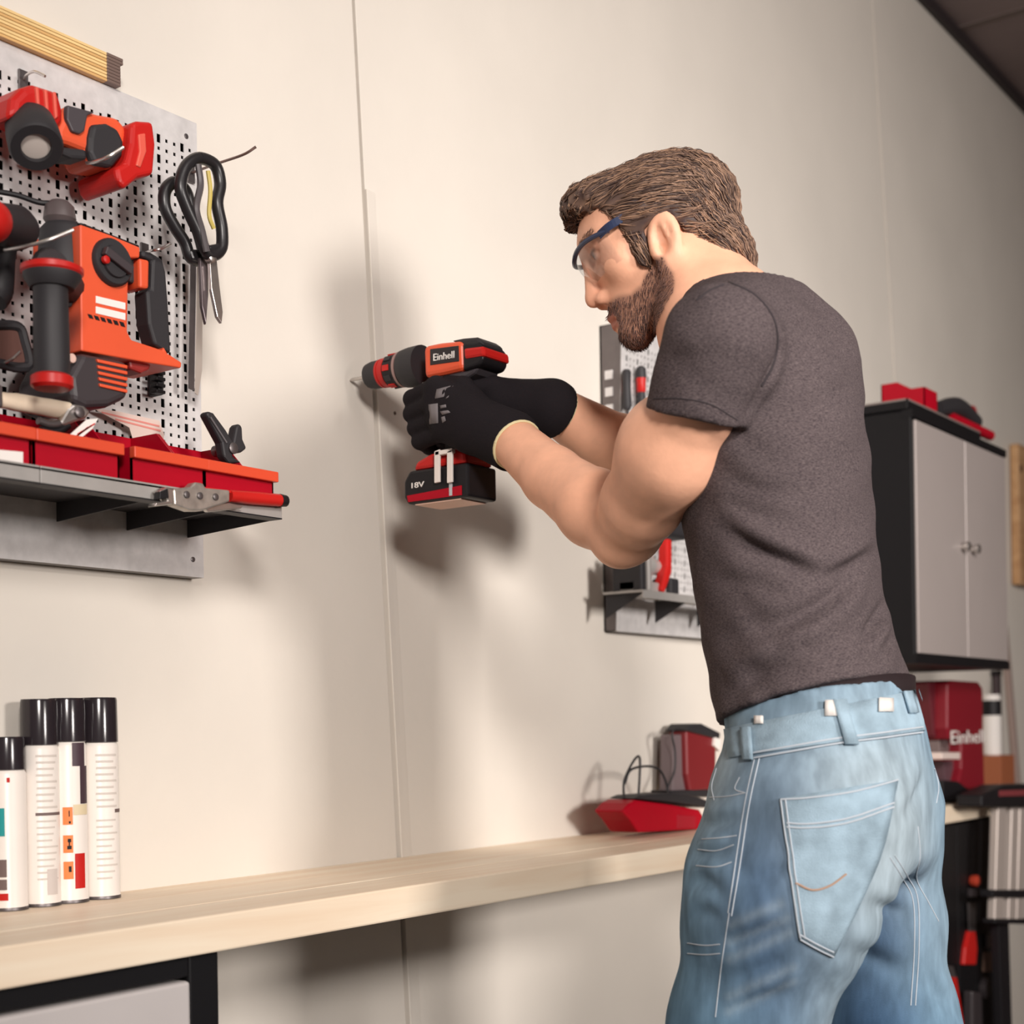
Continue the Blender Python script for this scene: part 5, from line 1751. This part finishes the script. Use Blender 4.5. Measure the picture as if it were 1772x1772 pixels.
MB().lathe(zs_, -CZ, [(0.048, 0.0075), (0.07, 0.0085), (0.082, 0.006), (0.083, 0.003), (0.16, 0.003)], 16).obj('shaft', M_RUB, sd, smooth=True)
# small shelf with a bench vice
s2z = at(1085, 1022, Y=-0.10)[2]
sx0 = at(1085, 1022, Y=-0.10)[0]
ms = thing('wall_shelf', (sx0, -0.03, s2z), 'narrow grey metal shelf low on the smaller board', 'shelf')
MB().box((sx0, -0.13, s2z - 0.004), (sx0 + 0.36, -0.05, s2z)).obj('tray', M_SHELF, ms)
MB().box((sx0, -0.132, s2z - 0.014), (sx0 + 0.36, -0.130, s2z)).obj('front_lip', M_SHELF, ms)
for x in (sx0 + 0.01, sx0 + 0.18, sx0 + 0.34):
    MB().prism([V(x, -0.05, s2z - 0.004), V(x, -0.128, s2z - 0.004), V(x, -0.05, s2z - 0.045)], EX * 0.002).obj('gusset', M_SHELFD, ms)
vc = thing('bench_vice', (sx0 + 0.07, -0.09, s2z), 'grey bench vice with a red clamp lever on the shelf behind the elbow', 'vice')
z = s2z
M_CAST = mat('cast_grey', (186, 182, 178), 0.4, 0.4)
MB().box((sx0 + 0.012, -0.122, z), (sx0 + 0.03, -0.062, z + 0.055)).obj('jaw', M_RUB, vc, bevel=0.004)
MB().box((sx0 + 0.036, -0.122, z), (sx0 + 0.05, -0.062, z + 0.07)).obj('jaw', M_CAST, vc, bevel=0.004)
MB().box((sx0 + 0.012, -0.110, z), (sx0 + 0.14, -0.074, z + 0.02)).obj('base', M_CAST, vc, bevel=0.004)
MB().lathe(V(sx0 + 0.05, -0.092, z + 0.05), EX, [(0, 0.018), (0.012, 0.022), (0.03, 0.022), (0.034, 0.014), (0.07, 0.014)], 20).obj('spindle', M_CAST, vc, smooth=True)
MB().prism([V(sx0 + dx, -0.118, z + dz) for dx, dz in ((0.088, 0.006), (0.10, 0.0), (0.128, 0.04), (0.13, 0.10), (0.112, 0.10), (0.11, 0.05))], EYV * 0.02).obj('clamp_lever', M_RED, vc, bevel=0.004)
MB().box((sx0 + 0.118, -0.12, z), (sx0 + 0.15, -0.08, z + 0.03)).obj('lever_block', M_RUB, vc, bevel=0.004)
vt = thing('cordless_tool', (sx0 + 0.13, -0.09, z + 0.13), 'black cordless tool hanging above the vice, mostly hidden by the man', 'power tool')
MB().box((sx0 + 0.105, -0.12, z + 0.105), (sx0 + 0.20, -0.06, z + 0.16)).obj('body', M_RUB, vt, bevel=0.012, seg=3)
MB().tube(smooth_path([V(sx0 + 0.19, -0.09, z + 0.14), V(sx0 + 0.21, -0.09, z + 0.20), V(sx0 + 0.21, -0.09, z + 0.25)], 4), 0.016, 12).obj('grip', M_RUB, vt, smooth=True)

# ------------------------------------------------------------------ battery charger and radio beside the man
cb_ = at(1105, 1441, Z=WT_Z)
CYF = -0.130
cg = thing('battery_charger', (cb_[0] + 0.06, CYF, WT_Z), 'red and black battery charger with looped cable on the worktop', 'charger')
pzc = lambda pts, Y: [V(p[0], Y, max(p[2], WT_Z + 0.0005)) for p in pxY(pts, Y)]
MB().prism(pzc([(1078, 1404), (1090, 1390), (1101, 1384), (1160, 1392), (1211, 1401), (1221, 1418), (1213, 1440), (1106, 1441), (1092, 1420)], CYF), EYV * 0.060).obj('case', M_CRIM, cg, bevel=0.004)
MB().prism(pxY([(1098, 1382), (1112, 1376), (1160, 1372), (1212, 1380), (1228, 1386), (1226, 1398), (1160, 1388)], CYF + 0.004), EYV * 0.055).obj('battery_slot', M_RUB, cg, bevel=0.003)
MB().prism(pxY([(1172, 1410), (1204, 1412), (1204, 1432), (1172, 1434)], CYF - 0.001), EYV * 0.003).obj('vent_panel', mat('deep_red', (160, 14, 36), 0.5), cg, bevel=0.001)
MB().tube(smooth_path([at(*p, Y=CYF + 0.03) for p in ((1082, 1400), (1079, 1360), (1086, 1336), (1100, 1312), (1107, 1312), (1107, 1340), (1105, 1376))], 6), 0.0022, 8).obj('cable', M_RUB, cg, smooth=True)
MB().tube(smooth_path([at(*p, Y=CYF + 0.035) for p in ((1081, 1356), (1092, 1332), (1122, 1326), (1142, 1333), (1153, 1356), (1156, 1376))], 6), 0.0022, 8).obj('cable', M_RUB, cg, smooth=True)
rd = thing('cordless_planer', at(1200, 1340, Y=CYF + 0.03), 'dark red and grey machine standing behind the charger by the man', 'power tool')
RY = CYF + 0.068
MB().prism(pxY([(1188, 1264), (1240, 1276), (1240, 1366), (1196, 1372), (1190, 1340)], RY), EYV * 0.04).obj('body', mat('dark_red_case', (122, 34, 38), 0.45), rd, bevel=0.006, seg=3)
MB().prism(pxY([(1166, 1272), (1188, 1270), (1192, 1340), (1196, 1374), (1164, 1372)], RY + 0.012), EYV * 0.03).obj('grey_side', mat('mauve_grey', (112, 98, 100), 0.5), rd, bevel=0.003)
MB().prism(pxY([(1188, 1264), (1196, 1252), (1216, 1252), (1248, 1268), (1246, 1280)], RY - 0.004), EYV * 0.048).obj('top_grip', M_RUB, rd, bevel=0.004)
MB().prism(pxY([(1238, 1276), (1248, 1280), (1246, 1300), (1236, 1290)], RY - 0.005), EYV * 0.01).obj('label', M_WHITE, rd)
MB().prism(pxY([(1160, 1368), (1228, 1366), (1232, 1380), (1164, 1378)], RY - 0.002), EYV * 0.045).obj('sole', M_RUB, rd, bevel=0.003)
MB().tube(smooth_path([at(*p, Y=RY - 0.004) for p in ((1155, 1362), (1167, 1334), (1168, 1300), (1163, 1270), (1172, 1261), (1188, 1264))], 6), 0.0020, 8).obj('cable', M_RUB, rd, smooth=True)

# ------------------------------------------------------------------ on top of the wall cabinet
TZ = cz1 + 0.02
ty = thing('tray', (cx0 + 0.3, -0.2, TZ), 'flat black tray full of odds and ends on top of the cabinet', 'tray')
MB().box((cx0 - 0.005, -0.345, TZ + 0.0008), (cx1 - 0.14, -0.02, TZ + 0.018)).obj('tray_floor', M_BLACKM, ty, bevel=0.002)
for a, b in (((cx0 - 0.005, -0.345), (cx1 - 0.14, -0.342)), ((cx0 - 0.005, -0.024), (cx1 - 0.14, -0.02)), ((cx0 - 0.005, -0.345), (cx0 - 0.002, -0.02)), ((cx1 - 0.143, -0.345), (cx1 - 0.14, -0.02))):
    MB().box((a[0], a[1], TZ + 0.018), (b[0], b[1], TZ + 0.022)).obj('tray_rim', mat('rim_grey', (120, 110, 106), 0.4), ty)
p0 = at(1600, 690, Y=-0.335)
zz = TZ + 0.0185
o1 = bin_at(p0[0], p0[0] + 0.075, 'red storage bin nearest the man in the tray on the cabinet', 0.018, 0.095, -0.335, zz, False, M_CRIM, None, 'red bins on the wall cabinet')
o2 = bin_at(p0[0] + 0.09, p0[0] + 0.17, 'second red storage bin behind the first on the cabinet', 0.004, 0.085, -0.30, zz, False, M_CRIM, None, 'red bins on the wall cabinet')
p1 = p0 + V(0.03, 0, 0)
bk = thing('cordless_screwdriver', (p0[0] + 0.25, -0.29, zz), 'red and black cordless screwdriver lying on the cabinet beside the bins', 'power tool')
x_ = p1[0] + 0.075
MB().tube(smooth_path([V(x_, -0.325, zz + 0.022), V(x_ + 0.12, -0.325, zz + 0.045), V(x_ + 0.24, -0.325, zz + 0.03)], 4), [0.016, 0.018, 0.020, 0.021, 0.022, 0.021, 0.020, 0.019, 0.018], 12).obj('body', M_RUB, bk, smooth=True)
MB().tube(smooth_path([V(x_ + 0.06, -0.33, zz + 0.013), V(x_ + 0.18, -0.33, zz + 0.013), V(x_ + 0.33, -0.33, zz + 0.013)], 4), [0.012] * 9, 12).obj('handle', M_CRIM, bk, smooth=True)
MB().tube([V(x_ + 0.22, -0.325, zz + 0.03), V(x_ + 0.29, -0.30, zz + 0.07)], [0.016, 0.012], 12).obj('grip', M_CRIM, bk, smooth=True)
gt = thing('angle_bracket', (x_ + 0.16, -0.2, zz), 'grey angle bracket standing among the red tools on the cabinet', 'bracket')
MB().prism([V(x_ + 0.16 + a, -0.2, zz + b) for a, b in ((0, 0), (0.02, 0), (0.05, 0.075), (0.14, 0.085), (0.14, 0.10), (0.03, 0.09))], EYV * 0.03).obj('arm', M_DSTEEL, gt, bevel=0.002)
wt_ = thing('wood_block', at(1508, 672, Y=-0.2), 'short wooden block at the end of the tray by the man', 'block')
MB().box((cx0 + 0.0, -0.12, zz), (cx0 + 0.1, -0.06, zz + 0.065)).obj('block', M_BEECH, wt_, bevel=0.002)
MB().box((cx0 + 0.11, -0.10, zz), (cx0 + 0.13, -0.08, zz + 0.07)).obj('pin', M_RUB, wt_, bevel=0.002)
jw = thing('plastic_cup', (cx1 - 0.06, -0.3, TZ), 'small pale cup at the far end of the cabinet top', 'cup')
MB().lathe(V(cx1 - 0.06, -0.30, TZ), CZ, [(0, 0.014), (0.03, 0.018), (0.031, 0.016)], 18).obj('cup', M_WHITE, jw, smooth=True)
MB().lathe(V(cx1 - 0.06, -0.30, TZ + 0.029), CZ, [(0, 0.0185), (0.003, 0.0185)], 18).obj('rim', M_WHITE, jw, smooth=True)
vg = thing('pipe_clamp', (x_ + 0.30, -0.25, zz), 'grey pipe clamp at the end of the tray on the cabinet', 'clamp')
MB().prism([V(x_ + 0.31 + a, -0.27, zz + b) for a, b in ((0, 0.0), (0.02, 0.0), (0.03, 0.05), (0.07, 0.055), (0.07, 0.075), (0.02, 0.07))], EYV * 0.02).obj('frame', M_DSTEEL, vg, bevel=0.002)
MB().tube([V(x_ + 0.36, -0.26, zz + 0.065), V(x_ + 0.36, -0.26, zz + 0.0)], 0.006, 10).obj('screw', M_STEEL, vg, smooth=True)

# ------------------------------------------------------------------ far end of the worktop
bw = at(1650, 1384, Z=WT_Z)
BY = bw[1]
print('bandsaw', bw)
bs = thing('band_saw', (bw[0], BY, WT_Z), 'dark red upright band saw at the far end of the worktop', 'saw')
M_DRED = mat('saw_red', (128, 18, 34), 0.45)
pz = lambda pts, Y: [V(p[0], Y, max(p[2], WT_Z + 0.0005)) for p in pxY(pts, Y)]
MB().prism(pz([(1640, 1182), (1648, 1177), (1694, 1180), (1701, 1190), (1702, 1266), (1644, 1280), (1640, 1260)], BY - 0.05), EYV * 0.10).obj('upper_housing', M_DRED, bs, bevel=0.006, seg=3)
MB().prism(pz([(1664, 1262), (1702, 1262), (1705, 1386), (1648, 1386), (1658, 1356), (1664, 1330)], BY - 0.05), EYV * 0.10).obj('lower_housing', M_DRED, bs, bevel=0.006, seg=3)
MB().prism(pz([(1608, 1180), (1640, 1180), (1640, 1280), (1618, 1276)], BY - 0.02), EYV * 0.07).obj('rear_housing', mat('saw_red_dark', (92, 20, 32), 0.5), bs, bevel=0.005)
MB().prism(pz([(1630, 1302), (1662, 1302), (1662, 1314), (1630, 1314)], BY - 0.07), EYV * 0.12).obj('saw_table', mat('saw_table_pale', (226, 208, 200), 0.4), bs, bevel=0.002)
MB().prism(pz([(1626, 1280), (1662, 1280), (1662, 1304), (1626, 1304)], BY - 0.02), EYV * 0.03).obj('guide', mat('guide_grey', (120, 104, 102), 0.5), bs, bevel=0.002)
MB().prism(pz([(1632, 1316), (1664, 1316), (1656, 1352), (1636, 1352)], BY - 0.03), EYV * 0.05).obj('tilt_bracket', mat('bracket_mauve', (96, 70, 76), 0.5), bs, bevel=0.002)
MB().prism(pz([(1632, 1350), (1658, 1352), (1690, 1376), (1690, 1390), (1632, 1386)], BY - 0.055), EYV * 0.11).obj('foot', M_BLACK, bs, bevel=0.002)
a, b, c = at(1648, 1285, Y=BY - 0.052), at(1702, 1283, Y=BY - 0.052), at(1648, 1262, Y=BY - 0.052)
lettering('Einhell', (at(1675, 1275, Y=BY - 0.0525)), EX, CZ, abs(c[2] - a[2]), M_WHITE, bs, width=abs(b[0] - a[0]) * 1.05)
bt = at(1717, 1311, Y=-0.10)
bo = thing('glue_bottle', (bt[0], -0.10, bt[2]), 'white bottle with a black band standing right of the red saw', 'bottle')
r = 0.026
zb, z2, z3, z4 = [at(1717, y, Y=-0.10)[2] for y in (1307, 1238, 1212, 1202)]
MB().lathe(V(bt[0], -0.10, zb), CZ, [(0, r * 0.9), (0.003, r), (z2 - zb, r)], 24).obj('bottle_body', M_WHITE, bo, smooth=True)
MB().lathe(V(bt[0], -0.10, z2), CZ, [(0, r * 1.01), (z3 - z2, r * 1.01)], 24).obj('black_band', M_BLACK, bo, smooth=True)
MB().lathe(V(bt[0], -0.10, z3), CZ, [(0, r * 0.98), (z4 - z3, r * 0.9)], 24).obj('bottle_top', M_WHITE, bo, smooth=True)
ob = thing('cardboard_box', (bt[0] + 0.02, -0.10, WT_Z), 'small orange-brown box under the white bottle', 'box')
MB().box((bt[0] - 0.05, -0.14, WT_Z + 0.0005), (bt[0] + 0.07, -0.06, zb)).obj('carton', mat('orange_card', (160, 92, 58), 0.7), ob, bevel=0.002)
MB().box((bt[0] - 0.05, -0.105, zb), (bt[0] + 0.07, -0.095, zb + 0.0004)).obj('tape', mat('box_tape', (140, 80, 52), 0.4), ob)
rp = thing('red_pliers', at(1690, 1392, Z=WT_Z), 'small red-handled pliers lying on the worktop end before the saw', 'pliers')
pc = V(at(1676, 1394, Y=-0.2)[0], -0.2, WT_Z)
MB().tube([pc + V(-0.06, 0, 0.008), pc + V(0.06, -0.01, 0.010)], [0.009, 0.008], 10).obj('handle', M_CRIM, rp, smooth=True)
MB().tube([pc + V(-0.05, 0.03, 0.008), pc + V(0.06, -0.005, 0.010)], [0.009, 0.008], 10).obj('handle', M_CRIM, rp, smooth=True)
MB().prism([pc + V(0.055, -0.018, 0.004), pc + V(0.10, -0.012, 0.004), pc + V(0.10, -0.004, 0.004), pc + V(0.055, 0.004, 0.004)], CZ * 0.012).obj('jaw', M_STEEL, rp, bevel=0.002)

# ------------------------------------------------------------------ black tool cabinet under the far worktop
KY = -0.235
kx1 = at(1727, 1600, Y=KY)[0]
kx0 = at(1560, 1600, Y=KY)[0]
kc = thing('tool_cabinet', ((kx0 + kx1) / 2, KY, 0), 'matt black cabinet under the far worktop hung with small tools', 'cabinet')
MB().box((kx0, KY, 0.03), (kx1, -0.02, WT_Z - 0.041)).obj('carcass', M_BLACKM, kc, bevel=0.003)
xm_ = (kx0 + kx1) / 2
for a, b in ((kx0 + 0.006, xm_ - 0.002), (xm_ + 0.002, kx1 - 0.006)):
    MB().box((a, KY - 0.012, 0.05), (b, KY, WT_Z - 0.05)).obj('door', M_BLACKM, kc, bevel=0.002)
MB().box((kx0, KY + 0.01, 0), (kx1, -0.02, 0.03)).obj('plinth', M_BLACK, kc)
TY = KY - 0.022
MB_ = lambda pts, th=0.012, Y=TY: MB().prism(pxY(pts, Y), EYV * th)
k1 = thing('chisel', at(1686, 1580, Y=TY), 'red-handled chisel with grey blade on the black cabinet', 'chisel')
MB_([(1676, 1562), (1690, 1562), (1689, 1612), (1678, 1612)], 0.004).obj('blade', M_DSTEEL, k1, bevel=0.0006)
MB_([(1679, 1610), (1689, 1610), (1692, 1640), (1690, 1670), (1669, 1670), (1672, 1640)], 0.016).obj('handle', M_RED, k1, bevel=0.004)
k2 = thing('screwdriver', at(1713, 1650, Y=TY), 'slim screwdriver with a tan handle, right on the black cabinet', 'screwdriver')
MB_([(1709, 1616), (1716, 1616), (1716, 1640), (1709, 1640)], 0.005).obj('shaft', M_DSTEEL, k2)
MB_([(1708, 1648), (1716, 1648), (1719, 1682), (1707, 1682)], 0.012).obj('handle', mat('tan_plastic', (150, 118, 100), 0.5), k2, bevel=0.002)
k3 = thing('clamp', at(1688, 1525, Y=TY), 'dark bar clamp with a red knob, topmost on the black cabinet', 'clamp')
MB().lathe(at(1687, 1524, Y=TY), NYV, [(-0.012, 0.010), (-0.004, 0.014), (0.006, 0.014), (0.012, 0.008)], 16).obj('knob', mat('knob_orange', (216, 80, 56), 0.4), k3, smooth=True)
MB_([(1682, 1538), (1730, 1542), (1730, 1550), (1682, 1552)], 0.012).obj('bar', mat('bar_dark', (66, 58, 60), 0.5), k3, bevel=0.001)
k4 = thing('cordless_tool', at(1700, 1720, Y=TY), 'black cordless tool hanging low on the black cabinet', 'power tool')
MB().lathe(at(1706, 1710, Y=TY), NYV, [(-0.008, 0.026), (0.0, 0.026), (0.006, 0.020)], 20).obj('guard', mat('tool_charcoal', (56, 50, 52), 0.4), k4, smooth=True)
MB_([(1684, 1715), (1700, 1718), (1702, 1790), (1684, 1790)], 0.026, TY - 0.024).obj('body', MATS['tool_charcoal'], k4, bevel=0.006)
k5 = thing('level', at(1655, 1740, Y=TY - 0.03), 'red strip of a spirit level beside the right trouser leg', 'spirit level')
MB_([(1644, 1690), (1656, 1690), (1668, 1770), (1664, 1800), (1652, 1800)], 0.02, TY - 0.02).obj('bar', M_RED, k5, bevel=0.002)
MB_([(1644, 1672), (1650, 1672), (1656, 1692), (1646, 1692)], 0.018, TY - 0.02).obj('end_cap', M_DSTEEL, k5, bevel=0.001)
# trestle with grey legs, dark beam
LY = -0.33
tz = thing('work_trestle', at(1750, 1480, Y=LY), 'folding trestle with pale metal legs and black beam at far right', 'trestle')
M_ALU = mat('pale_aluminium', (196, 184, 176), 0.4, 0.3)
for a, b in ((1728, 1742), (1752, 1764), (1766, 1776)):
    MB_([(a, 1396), (b, 1396), (b - 5, 1592), (a - 6, 1592)], 0.02, LY).obj('leg', M_ALU, tz, bevel=0.003)
MB_([(1718, 1540), (1800, 1540), (1800, 1554), (1718, 1552)], 0.03, LY - 0.01).obj('cross_brace', M_BLACK, tz, bevel=0.002)
MB_([(1722, 1590), (1800, 1590), (1800, 1600), (1722, 1598)], 0.03, LY - 0.005).obj('cross_brace', M_BLACK, tz, bevel=0.002)
MB_([(1728, 1592), (1746, 1592), (1752, 1790), (1735, 1790)], 0.02, LY + 0.02).obj('lower_leg', M_BLACK, tz, bevel=0.002)
MB_([(1700, 1376), (1740, 1358), (1800, 1356), (1800, 1396), (1700, 1396)], 0.06, LY - 0.02).obj('beam', M_BLACK, tz, bevel=0.004)
MB_([(1730, 1368), (1800, 1366), (1800, 1376), (1730, 1378)], 0.005, LY - 0.022).obj('red_stripe', mat('stripe_maroon', (128, 54, 58), 0.5), tz)
pp = thing('metal_pipe', at(1750, 1240, Y=-0.06), 'grey pipe leaning against the wall beyond the cabinet', 'pipe')
MB().tube([at(1737, 1085, Y=-0.03), at(1750, 1240, Y=-0.09), at(1762, 1390, Y=-0.15)], 0.012, 12).obj('pipe', mat('pipe_grey', (170, 150, 142), 0.4, 0.4), pp, smooth=True)
MB().tube([at(1762, 1390, Y=-0.15), at(1763, 1402, Y=-0.155)], 0.0145, 12).obj('end_cap', M_BLACK, pp, smooth=True)
p2 = thing('dark_pole', at(1733, 1250, Y=-0.05), 'dark square pole standing behind the leaning grey pipe', 'pole')
MB().prism(pxY([(1727, 1165), (1733, 1165), (1736, 1380), (1728, 1380)], -0.022), EYV * 0.015).obj('pole', mat('pole_dark', (78, 64, 68), 0.5), p2, bevel=0.002)
MB().prism(pxY([(1726, 1160), (1734, 1160), (1734, 1168), (1726, 1168)], -0.024), EYV * 0.018).obj('cap', M_BLACK, p2)
wp = thing('wooden_plank', at(1772, 880, Y=-0.03), 'short upright wooden plank fixed to the wall at the right picture edge', 'plank')
g0 = at(1764, 880, Y=-0.03)
MB().box((g0[0], -0.03, at(1764, 1010, Y=-0.03)[2]), (g0[0] + 0.16, -0.004, at(1764, 768, Y=-0.03)[2])).obj('plank', wood_mat('plank_wood', (206, 164, 120), (184, 140, 98)), wp, bevel=0.002)
MB().lathe(V(g0[0] + 0.02, -0.03, at(1770, 812, Y=-0.03)[2]), NYV, [(-0.002, 0.012), (0.003, 0.012)], 14).obj('knot', mat('knot_brown', (96, 66, 50), 0.6), wp)
